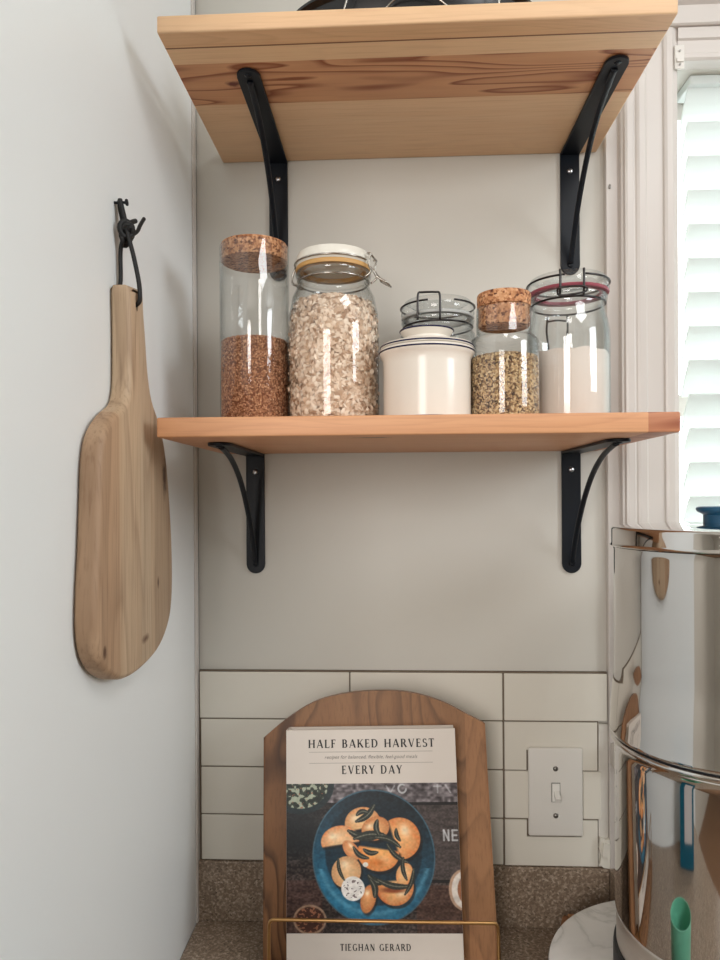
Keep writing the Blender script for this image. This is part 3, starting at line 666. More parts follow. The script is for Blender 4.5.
# --- flour jar
c = (0.2005, -0.1120, ZS)
j = thing('clamp_jar', c, 'glass clamp jar with pink seal holding white flour, rightmost on the shelf', 'jar')
po = [(0.0410, 0.0), (0.0435, 0.003), (0.0445, 0.010), (0.0445, 0.096), (0.0440, 0.106), (0.0418, 0.118), (0.0392, 0.128), (0.0385, 0.133), (0.0385, 0.138), (0.0415, 0.1405), (0.0420, 0.144), (0.0405, 0.1465), (0.0385, 0.147)]
obj_bm('glass_body', glass_body(po, 0.0014), glass_blue, j, True, 0.9)
bm = bmesh.new(); lathe(bm, [(0.034, 0.1472), (0.0430, 0.1472), (0.0437, 0.1488), (0.0428, 0.1504), (0.034, 0.1504), (0.034, 0.1472)], 64); obj_bm('rubber_seal', bm, gasket_pink, j, True, 0.7)
bm = bmesh.new(); lathe(bm, [(0, 0.1507), (0.0420, 0.1507), (0.0437, 0.1525), (0.0432, 0.159), (0.0412, 0.1640), (0.0390, 0.1655), (0.0345, 0.1645), (0.031, 0.1605), (0, 0.1600)], 64); obj_bm('glass_lid', bm, glass_blue, j, True, 0.7)
bm = bmesh.new(); wire_ring(bm, 0.0395, 0.1365, 0.0012); wire_ring(bm, 0.0440, 0.1590, 0.0012, -90+16, 90); wire_ring(bm, 0.0440, 0.1590, 0.0012, 90, 258)
for s in (-1, 1):
    tube(bm, smooth_path([(0.0120*s-0.002, -0.0440, 0.1640), (0.0120*s-0.002, -0.0455, 0.1560), (0.0120*s-0.002, -0.0435, 0.1430), (0.0120*s-0.002, -0.0405, 0.1370)], 4), 0.0013, 8)
tube(bm, smooth_path([(-0.0165, -0.0420, 0.1405), (-0.0150, -0.0455, 0.1440), (0.0, -0.0460, 0.1450), (0.0110, -0.0455, 0.1440), (0.0125, -0.0420, 0.1405), (0.0, -0.0450, 0.1370), (-0.0140, -0.0430, 0.1370)], 4, True), 0.0012, 8, closed=True)
# lever on the back of the jar, seen through the glass
for s in (-1, 1):
    tube(bm, smooth_path([(-0.006+0.0110*s, 0.0400, 0.1360), (-0.006+0.0120*s, 0.0450, 0.1200), (-0.006+0.0100*s, 0.0475, 0.1050), (-0.006+0.0080*s, 0.0480, 0.0700)], 4), 0.0012, 8)
tube(bm, smooth_path([(-0.017, 0.0430, 0.1300), (-0.006, 0.0450, 0.1320), (0.005, 0.0430, 0.1300)], 4), 0.0011, 8)
wc = obj_bm('wire_clamp', bm, dark_wire, j, True); wc.rotation_euler = (0, 0, -0.10)
j.scale = (1.03, 1.03, 1.02)
p_ = [(0, 0.0045), (0.0405, 0.0045), (0.0427, 0.010), (0.0427, 0.078), (0.0420, 0.0815), (0.030, 0.0835), (0.012, 0.0855), (0, 0.0850)]
bm = bmesh.new(); lathe(bm, p_, 64, (0, 0, 0))
for v in bm.verts:
    if v.co.z > 0.07:
        v.co.z += 0.0016*math.sin(v.co.x*190)*math.cos(v.co.y*150)
fl = obj_bm('flour', bm, flour_m, None, True, 0.9); fl.location = c; fl.scale = (1.03, 1.03, 1.02); tag(fl, 'white flour filling the lower half of the rightmost clamp jar', 'flour', kind='stuff')

# ------------------------------------------------------------------ black dish on the upper shelf
d = thing('roasting_dish', (0.024, -0.130, 1.0165), 'black oval dish with thin wires modelled as reflection lines on top of the upper shelf', 'dish')
bm = bmesh.new(); n = 96; rings = []
for sx, sy, z in ((0.0, 0.0, 0.0), (0.116, 0.080, 0.0), (0.126, 0.088, 0.006), (0.133, 0.093, 0.020), (0.135, 0.095, 0.042), (0.141, 0.100, 0.045), (0.141, 0.100, 0.048), (0.131, 0.091, 0.047), (0.127, 0.087, 0.012), (0.0, 0.0, 0.005)):
    if sx == 0: rings.append([bm.verts.new((0, 0, z))])
    else: rings.append([bm.verts.new((sx*abs(math.cos(a))**0.8*math.copysign(1, math.cos(a)), sy*abs(math.sin(a))**0.8*math.copysign(1, math.sin(a)), z)) for a in [2*PI*k/n for k in range(n)]])
for a, b in zip(rings, rings[1:]):
    for k in range(n):
        k2 = (k+1) % n
        if len(a) == 1: bm.faces.new((a[0], b[k2], b[k]))
        elif len(b) == 1: bm.faces.new((a[k], a[k2], b[0]))
        else: bm.faces.new((a[k], a[k2], b[k2], b[k]))
obj_bm('dish_body', bm, black_dish, d, True, 0.8)
for pts_ in ([(-0.075, -0.0900, 0.008), (-0.0700, -0.0965, 0.022), (-0.062, -0.1010, 0.044)], [(0.080, -0.0890, 0.008), (0.083, -0.0960, 0.022), (0.082, -0.1010, 0.044)],
             [(-0.028, -0.0985, 0.022), (-0.016, -0.1000, 0.031), (0.004, -0.1005, 0.0335), (0.020, -0.1000, 0.030), (0.032, -0.0985, 0.022)]):
    bm = bmesh.new(); tube(bm, smooth_path(pts_, 5), 0.0010, 8); obj_bm('glint_wire', bm, wire_m, d, True)  # thin arcs modelled in place of reflection lines on the black dish

# ------------------------------------------------------------------ cookbook stand (leans back)
LEAN = math.atan(0.04/0.236)
# frame of the leaning plane: s to the right, t up the slope, n out towards the room
RZ = math.radians(-1.2)
ex = Vector((1, 0, 0)); et = Vector((0, math.sin(LEAN), math.cos(LEAN))); en = Vector((0, -math.cos(LEAN), math.sin(LEAN)))
ex2 = ex*math.cos(RZ)-et*math.sin(RZ); et2 = et*math.cos(RZ)+ex*math.sin(RZ)
TOPC = Vector((-0.0284, -0.1000, 0.2837))      # centre of the book's top edge on its front face
BW = 0.1978; BL = 0.2560; BT = 0.026
def stand_pt(s, t, n, bx=ex, bt=et): return TOPC+bx*s+bt*t+en*n
def Pb(s, t, n): return stand_pt(s, t, n, ex2, -et2*1.0) if False else TOPC+ex2*s-et2*t+en*n   # book coordinates: t down from its top edge
nb = -BT-0.0006
ws = wood('dark_stand_wood', srgb(158, 114, 76), srgb(136, 94, 60), srgb(66, 40, 22), 'Z', 13, 0.55, 11.0, 2.2, 0.5, pore=0.3, stretch=4.0,
          planks=[('X', -0.2, -0.12, 0.3, srgb(140, 92, 56), 0.4), ('X', 0.085, 0.2, -0.3, srgb(176, 126, 86), 0.5)])
bs = thing('cookbook_stand', (0, -0.09, 0), 'arched dark wooden cookbook stand with a brass wire front rail leaning by the tiles', 'book stand')
def Ps(x, z, n):   # a point of the stand board face: x world, z world height, n out of the face
    f0 = TOPC+en*nb; t = (z-f0.z)/et.z
    p = f0+et*t+en*n; p.x = x; return p
olf = [(-0.1535, 0.012), (-0.1590, 0.2640)]
arcp = [(-0.1590, 0.2640), (-0.1330, 0.2850), (-0.1000, 0.3050), (-0.0640, 0.3155), (-0.0220, 0.3195), (0.0180, 0.3180), (0.0580, 0.3075), (0.0900, 0.2920), (0.1090, 0.2830)]
arcs = [(p.x, p.y) for p in smooth_path([(a, b, 0) for a, b in arcp], 5)]
outl = [(-0.1535, 0.012)]+arcs+[(0.1180, 0.012)]
bm = bmesh.new()
fa = [bm.verts.new(Ps(x, z, 0)-bs.location) for x, z in outl]; fb = [bm.verts.new(Ps(x, z, -0.016)-bs.location) for x, z in outl]
bm.faces.new(fa); bm.faces.new(fb[::-1])
rim_e = []
for i in range(len(outl)):
    k = (i+1) % len(outl); bm.faces.new((fa[i], fb[i], fb[k], fa[k]))
bm.edges.ensure_lookup_table()
es = [e for e in bm.edges if (e.verts[0] in fa and e.verts[1] in fa)]
bmesh.ops.bevel(bm, geom=es, offset=0.0025, segments=2, affect='EDGES', clamp_overlap=True)
back = obj_bm('back_board', bm, ws.m, bs, True, 0.6)
bot = Pb(0, BL, 0)
lz = bot.z-0.0075
bm = bmesh.new(); box(bm, -0.150, 0.120, bot.y-0.030-bs.location.y, bot.y+0.022-bs.location.y, 0.0003, lz-0.0004, 0.002); obj_bm('ledge', bm, ws.m, bs)
bm = bmesh.new(); yb = bot.y-0.024-bs.location.y
xl, xr = -0.1375, 0.1100
ztop = 0.0975; ym = -0.165-bs.location.y
tube(bm, smooth_path([(xl, yb, 0.020), (xl, yb, 0.050), (xl, ym+0.001, 0.085), (xl+0.0012, ym, ztop-0.003), (xl+0.0045, ym, ztop)], 4)+smooth_path([(xr-0.0045, ym, ztop+0.0015), (xr-0.0012, ym, ztop-0.0015), (xr, ym+0.001, 0.085), (xr, yb, 0.050), (xr, yb, 0.020)], 4), 0.0020, 10)
obj_bm('wire_rail', bm, brass, bs, True)
bm = bmesh.new(); prism(bm, [(-0.060, 0.0005), (-0.018, 0.0005), (-0.0085-0.055+0.022, 0.22)], -0.05, 0.05, lambda a, b, c: (c-0.018, a+0.09-bs.location.y-0.09, b)) if False else None
bm.free()
# rear prop leg
bm = bmesh.new()
p0 = Ps(0, 0.20, -0.0165); tube(bm, [(-0.02, p0.y-bs.location.y+0.0045, 0.20), (-0.02, -0.018-bs.location.y, 0.004)], 0.0035, 8); obj_bm('prop_leg', bm, ws.m, bs)

# ------------------------------------------------------------------ cookbook
bk = thing('cookbook', tuple(Pb(0, BL, -BT/2)), 'cream cookbook with a blue plate of dumplings on its cover standing on the wooden stand', 'book')
BO = Vector(bk.location)
def bslab(s0, s1, t0, t1, n0, n1, bev=0.0):
    bm = bmesh.new(); box(bm, s0, s1, t0, t1, n0, n1, bev)
    for v in bm.verts: v.co = Pb(v.co.x, v.co.y, v.co.z)-BO
    return bm
obj_bm('front_cover', bslab(-BW/2, BW/2, 0, BL, -0.0028, 0, 0.0005), cover_m, bk)
obj_bm('back_cover', bslab(-BW/2, BW/2, 0, BL, -BT, -BT+0.0028, 0.0005), cover_m, bk)
obj_bm('spine', bslab(-BW/2, -BW/2+0.003, 0, BL, -BT+0.0029, -0.0029), cover_m, bk)
obj_bm('page_block', bslab(-BW/2+0.0032, BW/2-0.004, 0.004, BL-0.004, -BT+0.0030, -0.0030), pages_m, bk)
# hinge groove in the cover
T0, T1 = 0.0600, 0.2195     # photo panel, from the book's top edge
def art(W, Hh):
    ys, xs = np.mgrid[0:Hh, 0:W]; X = 100+485*(xs+0.5)/W; Y = 290+415*(ys+0.5)/Hh
    r = np.random.default_rng(3)
    def nz(cx, cy, sd):
        g_ = np.random.default_rng(sd).random((cy+2, cx+2)); fx = xs/W*cx; fy = ys/Hh*cy; ix = fx.astype(int); iy = fy.astype(int); fx = fx-ix; fy = fy-iy
        return (g_[iy, ix]*(1-fx)*(1-fy)+g_[iy, ix+1]*fx*(1-fy)+g_[iy+1, ix]*(1-fx)*fy+g_[iy+1, ix+1]*fx*fy)
    img = np.zeros((Hh, W, 3)); n1 = nz(16, 90, 1); n2 = nz(60, 60, 2); n3 = nz(8, 10, 4); n4 = nz(110, 110, 5)
    def put(mask, col, a=1.0):
        m_ = np.clip(mask, 0, 1)[..., None]*a; img[:] = img*(1-m_)+np.array(col)*m_
    img[:] = (46, 36, 33); img[:] += ((n1-0.5)*60+(n4-0.5)*60)[..., None]*np.array((1, 0.9, 0.85))
    put((Y < 345)*(X > 215), (98, 90, 92)); img[:] += (((Y < 345)*(X > 215))*((n2-0.5)*90+(n1-0.5)*40))[..., None]
    put(((X > 470)*(Y > 352)*(Y < 560)).astype(float), (86, 76, 74), 0.6); put(((X > 460)*(Y > 575)).astype(float), (104, 64, 48), 0.45)
    put((X < 200)*(Y > 560)*1.0, (92, 56, 48), 0.4)
    for yl in (349, 565): put((abs(Y-yl) < 4)*(X > 200)*1.0, (14, 11, 12), 0.9)
    put(np.exp(-(((X-140)/75)**2+((Y-430)/75)**2)**2), (12, 16, 19), 0.95)
    # faded white lettering on the boards
    def seg(x0, y0, x1, y1, wd, col, a=1.0):
        dx, dy = x1-x0, y1-y0; t_ = np.clip(((X-x0)*dx+(Y-y0)*dy)/(dx*dx+dy*dy+1e-9), 0, 1); dd = np.hypot(X-x0-t_*dx, Y-y0-t_*dy); put(np.clip((wd-dd)/2+0.5, 0, 1), col, a)
    LC = (196, 196, 198)
    for s_ in ((543, 452, 543, 424), (543, 424, 556, 452), (556, 452, 556, 424), (567, 424, 567, 452), (567, 424, 580, 424), (567, 438, 578, 438), (567, 452, 580, 452)): seg(*s_, 2.6, LC, 0.85)
    for a0 in range(0, 300, 20): seg(430+11*math.cos(math.radians(a0)), 306+12*math.sin(math.radians(a0)), 430+11*math.cos(math.radians(a0+20)), 306+12*math.sin(math.radians(a0+20)), 2.5, LC, 0.7)
    for s_ in ((385, 298, 396, 318), (396, 318, 408, 298), (520, 300, 540, 300), (530, 296, 530, 318), (552, 296, 566, 318)): seg(*s_, 2.2, LC, 0.55)
    def ell(cx, cy, rx, ry, rot=0.0, soft=2.5):
        c_, s_ = math.cos(rot), math.sin(rot); u_ = (X-cx)*c_+(Y-cy)*s_; v_ = -(X-cx)*s_+(Y-cy)*c_
        d_ = np.hypot(u_/rx, v_/ry); return np.clip((1-d_)*min(rx, ry)/soft, 0, 1), u_/rx, v_/ry, d_
    # bowl top left
    m_, *_ = ell(140, 290, 98, 88); put(m_, (18, 34, 38)); m_, *_ = ell(140, 290, 82, 72); put(m_, (52, 60, 48))
    put(m_*(n2 > 0.62), (176, 182, 160), 0.85); put(m_*(n2 < 0.35), (20, 28, 20), 0.9); put(m_*(n4 > 0.86), (150, 80, 50), 0.8)
    # small bowl bottom left
    m_, *_ = ell(165, 668, 48, 42); put(m_, (150, 122, 100)); m_, *_ = ell(165, 668, 42, 36); put(m_, (66, 36, 26)); put(m_*(n4 > 0.65), (160, 104, 74), 0.8)
    # light bowl at the right edge
    m_, *_ = ell(592, 588, 42, 58); put(m_, (178, 146, 122)); m_, *_ = ell(594, 588, 36, 52); put(m_, (214, 204, 194)); m_, *_ = ell(600, 588, 26, 40); put(m_, (150, 96, 66))
    # plate
    m_, u_, v_, d_ = ell(345, 496, 173, 189, 0, 2); put(m_, (60, 92, 108))
    m_, u_, v_, d_ = ell(345, 496, 169, 185, 0, 2)
    tt = np.clip((v_*0.8-u_*0.25+0.75)/1.6, 0, 1)[..., None]; colr = np.array((12, 26, 34))*(1-tt)+np.array((38, 116, 150))*tt; colr = colr+(n2-0.5)[..., None]*14
    mm = m_[..., None]; img[:] = img*(1-mm)+colr*mm
    m_, u_, v_, d_ = ell(345, 484, 138, 150, 0, 5); put(m_, (8, 26, 36), 0.72)
    put(np.exp(-((d_-1.12)/0.05)**2)*(v_ > 0.3), (120, 186, 214), 0.45)
    def dump(cx, cy, rx, ry, rot, c1=(224, 166, 104), c2=(176, 92, 42), half=None):
        m_, u_, v_, d_ = ell(cx+4, cy+6, rx*1.04, ry*1.06, rot, 4); 
        if half is not None: m_ = m_*np.clip((half-v_)*8, 0, 1)
        put(m_, (20, 12, 10), 0.65)
        m_, u_, v_, d_ = ell(cx, cy, rx, ry, rot)
        if half is not None: m_ = m_*np.clip((half-v_)*8, 0, 1)
        k_ = np.clip(np.hypot(u_*0.9, v_*0.9)+(n2-0.5)*0.35, 0, 1)[..., None]**2.2
        col_ = (np.array(c1)*(1-k_)+np.array(c2)*k_)*1.06+np.array((6, 10, 12))
        crimp = (0.5+0.5*np.sin(np.arctan2(v_, u_)*26))*(d_ > 0.82)
        col_ = col_+crimp[..., None]*np.array((14, 11, 8)); mm = m_[..., None]; img[:] = img*(1-mm)+col_*mm
        hi = np.exp(-(((u_+0.3)/0.3)**2+((v_+0.35)/0.22)**2)); put(hi*m_, (255, 232, 196), 0.8)
    dump(316, 402, 52, 46, -0.2, (220, 168, 112), (178, 106, 58), half=0.4); dump(352, 418, 42, 34, -0.4, (214, 150, 92), (160, 84, 40))
    dump(252, 452, 56, 44, -0.45+0.3, (228, 178, 128), (190, 104, 54), half=0.30); dump(283, 478, 34, 20, 0.9, (216, 150, 96), (176, 92, 48))
    dump(420, 446, 60, 58, PI/2-0.3, (226, 160, 98), (182, 92, 38), half=0.35)
    dump(268, 538, 42, 46, 0.5, (216, 170, 120), (170, 110, 66))
    dump(402, 578, 54, 54, PI-0.1, (222, 164, 102), (164, 80, 34), half=0.35); dump(430, 545, 24, 34, 0.3, (230, 178, 120), (190, 110, 56))
    dump(328, 612, 22, 42, 0.25, (212, 142, 84), (150, 74, 34))
    dump(358, 488, 60, 50, PI+0.15, (232, 162, 90), (186, 94, 38), half=0.35)
    put(np.exp(-(((X-358)/30)**2+((Y-512)/13)**2)), (206, 106, 36), 0.8); put(np.exp(-(((X-398)/36)**2+((Y-588)/9)**2)**2), (120, 48, 18), 0.85)
    m_, u_, v_, d_ = ell(286, 584, 34, 35); put(m_, (236, 230, 224)); put(m_*(n4 > 0.72)*(d_ < 0.8), (70, 50, 50), 0.7)
    m_, *_ = ell(322, 518, 9, 8); put(m_, (240, 232, 220))
    G = (40, 44, 38); G2 = (120, 118, 102)
    def leaf(x0, y0, x1, y1, wd, bend=8):
        for i in range(10):
            t0, t1 = i/10, (i+1)/10; bx, by = -(y1-y0), (x1-x0); L_ = math.hypot(bx, by); bx /= L_; by /= L_
            f = lambda t: (x0+(x1-x0)*t+bx*bend*math.sin(PI*t), y0+(y1-y0)*t+by*bend*math.sin(PI*t))
            a_, b_ = f(t0), f(t1); seg(a_[0], a_[1], b_[0], b_[1], wd*math.sin(PI*(t0+0.05))**0.6+1, G)
        for i in range(10):
            t0, t1 = i/10, (i+1)/10; a_, b_ = f(t0), f(t1); seg(a_[0], a_[1], b_[0], b_[1], wd*0.18, G2, 0.8)
    for L_ in ((298, 398, 350, 352, 8, 8), (276, 424, 360, 440, 10, 10), (292, 446, 380, 438, 9, -8), (318, 476, 356, 484, 6, 6), (352, 442, 420, 470, 7, -8), (410, 420, 420, 452, 5, 4), (358, 395, 362, 436, 7, 6), (384, 462, 440, 512, 6, 8),
               (330, 548, 372, 566, 9, 8), (356, 560, 442, 578, 8, 8), (336, 560, 346, 606, 8, -6), (428, 500, 436, 560, 5, 6), (290, 470, 330, 500, 6, 8), (246, 500, 262, 560, 4, 6), (300, 380, 330, 372, 6, -6), (456, 530, 430, 600, 5, -6)): leaf(*L_)
    img[:] = np.clip(img*(1+0.16*(n2-0.5)[..., None])+((n4-0.5)*18)[..., None], 0, 255)
    return img
AW, AH = 300, 250
im = art(AW, AH)
lin = np.where(im/255 <= 0.04045, im/255/12.92, ((im/255+0.055)/1.055)**2.4)
V = []; F = []
SW = BW-0.0004
for jy in range(AH+1):
    for ix in range(AW+1):
        V.append(Pb(-SW/2+SW*ix/AW, T0+(T1-T0)*jy/AH, 0.00012)-BO)
for jy in range(AH):
    for ix in range(AW):
        a = jy*(AW+1)+ix; F.append((a, a+AW+1, a+AW+2, a+1))
def photo_mat():
    m = N('printed_cover_photo'); a = m.n('ShaderNodeVertexColor', layer_name='print'); m.set(a.outputs['Color'], 0.4); return m.m
ph = obj('cover_photo', V, F, photo_mat(), bk)
ca = ph.data.color_attributes.new('print', 'FLOAT_COLOR', 'CORNER')
flat = np.ones((AH*AW, 4, 4)); flat[:, :, :3] = lin.reshape(-1, 1, 3); ca.data.foreach_set('color', flat.ravel())
ph['label'] = 'printed photo of dumplings on a blue plate'

# lettering in a high-contrast roman: thick and thin strokes drawn as polygons
TK, TN = 0.20, 0.085
def G_stem(x, y0, y1, t=TK, fl=0.05): return [(x-t/2-fl, y0), (x+t/2+fl, y0), (x+t/2, y0+0.10), (x+t/2, y1-0.10), (x+t/2+fl, y1), (x-t/2-fl, y1), (x-t/2, y1-0.10), (x-t/2, y0+0.10)]
def G_line(x0, y0, x1, y1, t0, t1=None):
    t1 = t0 if t1 is None else t1; dx, dy = x1-x0, y1-y0; L = math.hypot(dx, dy); nx, ny = -dy/L, dx/L
    return [(x0+nx*t0/2, y0+ny*t0/2), (x0-nx*t0/2, y0-ny*t0/2), (x1-nx*t1/2, y1-ny*t1/2), (x1+nx*t1/2, y1+ny*t1/2)]
def G_arc(cx, cy, rx, ry, a0, a1, tk=TK, tn=TN, n=14):
    out_ = []
    for i in range(n):
        A, B = math.radians(a0+(a1-a0)*i/n), math.radians(a0+(a1-a0)*(i+1)/n)
        ta, tb = tn+(tk-tn)*abs(math.cos(A))**1.5, tn+(tk-tn)*abs(math.cos(B))**1.5
        f = lambda a, t, s: (cx+(rx+s*t/2)*math.cos(a), cy+(ry+s*t/2)*math.sin(a))
        out_.append([f(A, ta, -1), f(A, ta, 1), f(B, tb, 1), f(B, tb, -1)])
    return out_
def glyph(ch):
    s = G_stem; l = G_line
    if ch == 'H': return 0.86, [s(0.14, 0, 1), s(0.72, 0, 1), l(0.2, 0.5, 0.66, 0.5, TN)]
    if ch == 'A': return 0.86, [l(0.43, 1.0, 0.76, 0, TK), l(0.41, 0.98, 0.09, 0, TN), l(0.2, 0.3, 0.62, 0.3, TN), l(0.0, 0.02, 0.18, 0.02, 0.04), l(0.64, 0.02, 0.88, 0.02, 0.04)]
    if ch == 'L': return 0.64, [s(0.14, 0, 1), l(0.1, 0.03, 0.58, 0.03, TN), l(0.56, 0.0, 0.60, 0.24, 0.08, 0.03)]
    if ch == 'F': return 0.60, [s(0.14, 0, 1), l(0.1, 0.97, 0.54, 0.97, TN), l(0.52, 1.0, 0.54, 0.78, 0.08, 0.03), l(0.16, 0.52, 0.44, 0.52, TN), l(0.44, 0.62, 0.44, 0.42, 0.05)]
    if ch == 'E': return 0.64, [s(0.14, 0, 1), l(0.1, 0.97, 0.54, 0.97, TN), l(0.52, 1.0, 0.54, 0.78, 0.08, 0.03), l(0.16, 0.52, 0.44, 0.52, TN), l(0.44, 0.62, 0.44, 0.42, 0.05), l(0.1, 0.03, 0.56, 0.03, TN), l(0.55, 0.0, 0.58, 0.24, 0.08, 0.03)]
    if ch == 'B': return 0.70, [s(0.14, 0, 1), l(0.1, 0.97, 0.34, 0.97, TN), l(0.1, 0.52, 0.36, 0.52, TN), l(0.1, 0.03, 0.36, 0.03, TN)]+G_arc(0.32, 0.745, 0.20, 0.225, -90, 90)+G_arc(0.34, 0.275, 0.24, 0.245, -90, 90)
    if ch == 'K': return 0.78, [s(0.14, 0, 1), l(0.2, 0.42, 0.66, 1.0, TN), l(0.32, 0.58, 0.70, 0, TK), l(0.56, 0.98, 0.76, 0.98, 0.04), l(0.58, 0.02, 0.82, 0.02, 0.04)]
    if ch == 'D': return 0.84, [s(0.14, 0, 1), l(0.1, 0.97, 0.36, 0.97, TN), l(0.1, 0.03, 0.36, 0.03, TN)]+G_arc(0.34, 0.5, 0.36, 0.47, -90, 90)
    if ch == 'R': return 0.76, [s(0.14, 0, 1), l(0.1, 0.97, 0.34, 0.97, TN), l(0.1, 0.50, 0.36, 0.50, TN), l(0.38, 0.5, 0.70, 0, TK*0.95), l(0.60, 0.02, 0.82, 0.02, 0.04)]+G_arc(0.33, 0.735, 0.22, 0.235, -90, 90)
    if ch == 'V': return 0.82, [l(0.10, 1.0, 0.42, 0, TK, TK*0.8), l(0.72, 1.0, 0.44, 0.02, TN), l(0.0, 0.98, 0.22, 0.98, 0.04), l(0.62, 0.98, 0.82, 0.98, 0.04)]
    if ch == 'S': return 0.58, G_arc(0.28, 0.745, 0.20, 0.225, 30, 270, TK*0.8)+G_arc(0.28, 0.265, 0.22, 0.245, 90, -150, TK*0.9)+[l(0.46, 1.0, 0.46, 0.78, 0.05), l(0.06, 0.0, 0.06, 0.22, 0.05)]
    if ch == 'T': return 0.70, [s(0.34, 0, 1), l(0.02, 0.97, 0.66, 0.97, TN), l(0.03, 1.0, 0.02, 0.76, 0.07, 0.03), l(0.65, 1.0, 0.66, 0.76, 0.07, 0.03)]
    if ch == 'Y': return 0.78, [s(0.39, 0, 0.5, TK, 0.04), l(0.10, 1.0, 0.40, 0.42, TK), l(0.70, 1.0, 0.42, 0.45, TN), l(0.0, 0.98, 0.22, 0.98, 0.04), l(0.60, 0.98, 0.80, 0.98, 0.04)]
    if ch == 'I': return 0.30, [s(0.14, 0, 1)]
    if ch == 'G': return 0.84, G_arc(0.44, 0.5, 0.34, 0.47, 50, 320)+[l(0.70, 0.05, 0.70, 0.42, TK*0.9), l(0.56, 0.43, 0.82, 0.43, 0.05), l(0.66, 1.0, 0.66, 0.76, 0.05)]
    if ch == 'N': return 0.88, [l(0.14, 0, 0.14, 1, TN), l(0.72, 0, 0.72, 1, TN), l(0.12, 1.0, 0.72, 0, TK), l(0.04, 0.02, 0.24, 0.02, 0.04), l(0.62, 0.98, 0.82, 0.98, 0.04)]
    return 0.42, []
def lettering(name, text, cs, tb, cap, width, mat, n=0.00022, track=0.20):
    """text centred at cs, baseline tb below the book's top edge"""
    adv = []; tot = 0
    for ch in text: w_, _ = glyph(ch); adv.append(w_); tot += w_+track
    tot -= track; sx = width/tot; x = cs-width/2; V = []; F = []
    for k_, (ch, w_) in enumerate(zip(text, adv)):
        for i, poly_ in enumerate(glyph(ch)[1]):
            o_ = len(V)
            for px, py in poly_: V.append(Pb(x+px*sx, tb-py*cap, n+i*0.000002)-BO)
            F.append(tuple(range(o_, len(V))))
        x += (w_+track)*sx
    return obj(name, V, F, mat, bk)
lettering('title_lettering', 'HALF BAKED HARVEST', 0.0008, 0.0203, 0.0092, 0.1470, ink)
lettering('title_lettering', 'EVERY DAY', 0.0012, 0.0495, 0.0092, 0.0700, ink)
lettering('author_lettering', 'TIEGHAN GERARD', 0.0012, 0.2372, 0.0070, 0.0790, ink)
for tt in (0.0248, 0.0372):
    obj('rule_line', [Pb(s_, tt+q, 0.00022)-BO for s_, q in ((-0.072, 0), (0.072, 0), (0.072, 0.00035), (-0.072, 0.00035))], [(0, 1, 2, 3)], ink_grey, bk)
# small italic subtitle from Blender's built-in font, converted to mesh
fc = bpy.data.curves.new('subtitle', 'FONT'); fc.body = 'recipes for balanced, flexible, feel-good meals'; fc.size = 0.0060; fc.align_x = 'CENTER'; fc.shear = 0.3; fc.space_character = 1.05
fo = bpy.data.objects.new('subtitle_tmp', fc); COL.objects.link(fo); bpy.context.view_layer.update()
fm = bpy.data.meshes.new_from_object(fo.evaluated_get(bpy.context.evaluated_depsgraph_get())); bpy.data.objects.remove(fo)
xsF = [v.co.x for v in fm.vertices]; sc_ = 0.108/(max(xsF)-min(xsF))
for v in fm.vertices: v.co = Pb(v.co.x*sc_, 0.0325-v.co.y*sc_, 0.00022)-BO
fm.materials.clear(); fm.materials.append(ink_grey); so = bpy.data.objects.new('subtitle_lettering', fm); COL.objects.link(so); so.parent = bk

# ------------------------------------------------------------------ marble stand and steel water filter
mb = thing('marble_turntable', (0.3075, -0.1985, 0.0), 'round white marble board on a low foot under the steel water filter', 'marble board')
bm = bmesh.new(); lathe(bm, [(0, 0.047), (0.1460, 0.047), (0.1487, 0.049), (0.1492, 0.0520), (0.1492, 0.0615), (0.1480, 0.0642), (0.1455, 0.0650), (0, 0.0650)], 128); obj_bm('marble_top', bm, marble_m, mb, True, 0.6)
bm = bmesh.new(); lathe(bm, [(0, 0.0003), (0.085, 0.0003), (0.086, 0.006), (0.060, 0.012), (0.045, 0.030), (0.055, 0.0468), (0, 0.0468)], 96); obj_bm('foot', bm, marble_m, mb, True, 0.6)
FC = (0.3322, -0.2037, 0.0653)
wf = thing('water_filter', FC, 'polished steel two-chamber water filter canister with a dark blue knob, at the right', 'water filter')
Z0 = 0.0653
def L(name, prof, mat, ang=0.5, parent=wf): bm = bmesh.new(); lathe(bm, [(r, z-Z0) for r, z in prof], 160); return obj_bm(name, bm, mat, parent, True, ang)
L('rubber_base', [(0.088, 0.0655), (0.1075, 0.0655), (0.1084, 0.070), (0.1084, 0.0880), (0.1078, 0.0925), (0.1050, 0.0935), (0.088, 0.0935), (0.088, 0.0655)], rubber, 0.8)
L('base_skirt', [(0.0, 0.0937), (0.1044, 0.0937), (0.1052, 0.0955), (0.1052, 0.0985), (0.1052, 0.1230), (0.1052, 0.1258), (0.1044, 0.1270), (0.0, 0.1270)], brushed)
L('lower_chamber', [(0.0, 0.1272), (0.1030, 0.1272)]+arc(0.1044, 0.1291, 0.0018, -80, 0, 4)+[(0.1062, 0.1330), (0.1062, 0.1400), (0.1062, 0.2940), (0.1062, 0.2995), (0.1075, 0.3040), (0.1095, 0.3060), (0.1100, 0.3085), (0.1090, 0.3105), (0.0, 0.3108)], chrome, 1.2)
L('joint_ring', [(0.0, 0.3112), (0.1080, 0.3112), (0.1084, 0.3125), (0.0, 0.3128)], rubber)
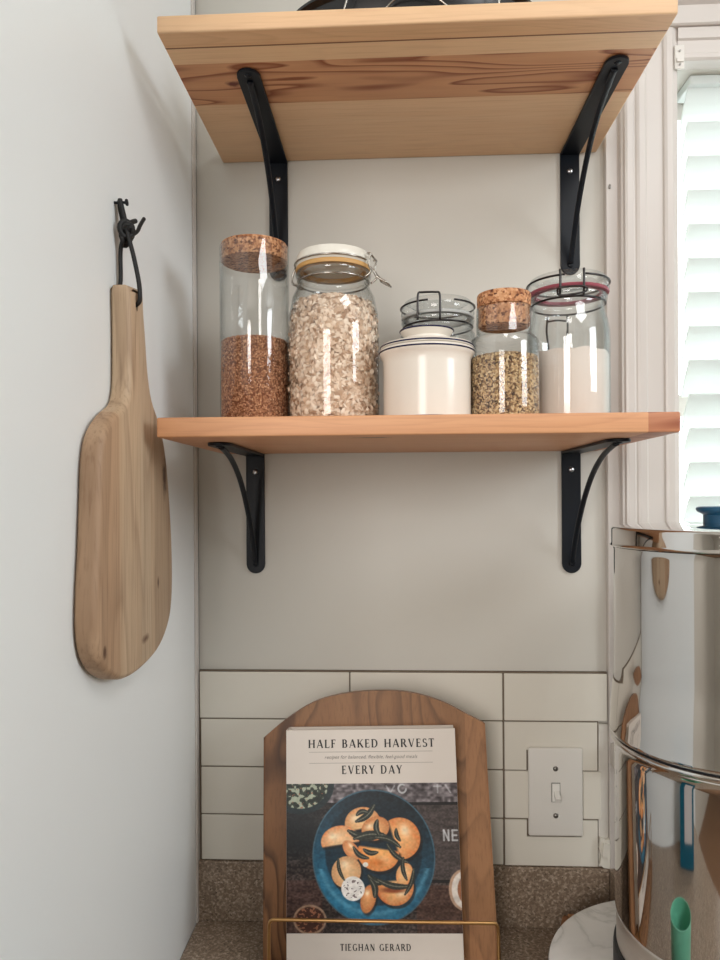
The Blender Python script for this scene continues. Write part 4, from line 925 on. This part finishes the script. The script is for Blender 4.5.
L('upper_chamber', [(0.0, 0.3130), (0.1095, 0.3130), (0.1108, 0.3145), (0.1105, 0.3170), (0.1098, 0.3260), (0.1092, 0.3400), (0.1080, 0.3560), (0.1066, 0.3700), (0.1060, 0.3780), (0.1060, 0.3840), (0.1060, 0.4960), (0.1060, 0.5000), (0.1068, 0.5035), (0.0, 0.5040)], chrome, 1.2)
lid = L('lid', [(0.0, 0.5043), (0.1090, 0.5043), (0.1098, 0.5055), (0.1086, 0.5068), (0.1082, 0.5080), (0.1082, 0.5215), (0.1074, 0.5235), (0.1040, 0.5242), (0.0600, 0.5275), (0.0, 0.5290)], chrome, 1.2)
kn = L('knob', [(0.0, 0.5285), (0.0205, 0.5275), (0.0205, 0.5360), (0.0225, 0.5375), (0.0262, 0.5395), (0.0272, 0.5415), (0.0268, 0.5432), (0.0245, 0.5445), (0.0, 0.5450)], knob_m, 0.9)

# little scrap beside the board
bm = bmesh.new(); box(bm, -0.006, 0.006, -0.0055, 0.0055, 0.0, 0.017, 0.0015); 
for v in bm.verts: v.co.x += 0.3*v.co.z; v.co += Vector(rng.normal(0, 0.0005, 3))
box(bm, 0.004, 0.013, -0.004, 0.004, 0.009, 0.020, 0.0015)
for v in bm.verts: v.co.z = max(v.co.z, 0.0)
sc = obj_bm('wood_scrap', bm, rust_m); sc.location = (0.2130, -0.0260, 0.0004); sc.scale = (1, 1, 1.35); tag(sc, 'small reddish brown scrap lying against the granite upstand behind the marble', 'scrap')

# things on the near counter, seen mirrored in the steel
tb = thing('mint_cup', (0.128, -0.325, 0.0003), 'mint green cup standing on the near counter, mirrored in the steel filter', 'cup')
bm = bmesh.new(); lathe(bm, [(0, 0), (0.026, 0), (0.029, 0.003), (0.0335, 0.102), (0.0340, 0.105), (0.0325, 0.105), (0.0275, 0.006), (0, 0.005)], 64); obj_bm('cup_body', bm, mint, tb, True, 0.8)
tp = thing('teal_box', (-0.165, -0.50, 0.0003), 'teal box with a white panel on the near counter, mirrored in the steel filter', 'box')
tp.rotation_euler = (0, 0, 0.5)
bm = bmesh.new(); box(bm, -0.025, 0.025, -0.06, 0.06, 0, 0.19, 0.002); obj_bm('box_body', bm, teal_m, tp)
bm = bmesh.new(); box(bm, 0.0252, 0.0258, -0.045, 0.02, 0.04, 0.15); obj_bm('paper_panel', bm, white_card, tp)
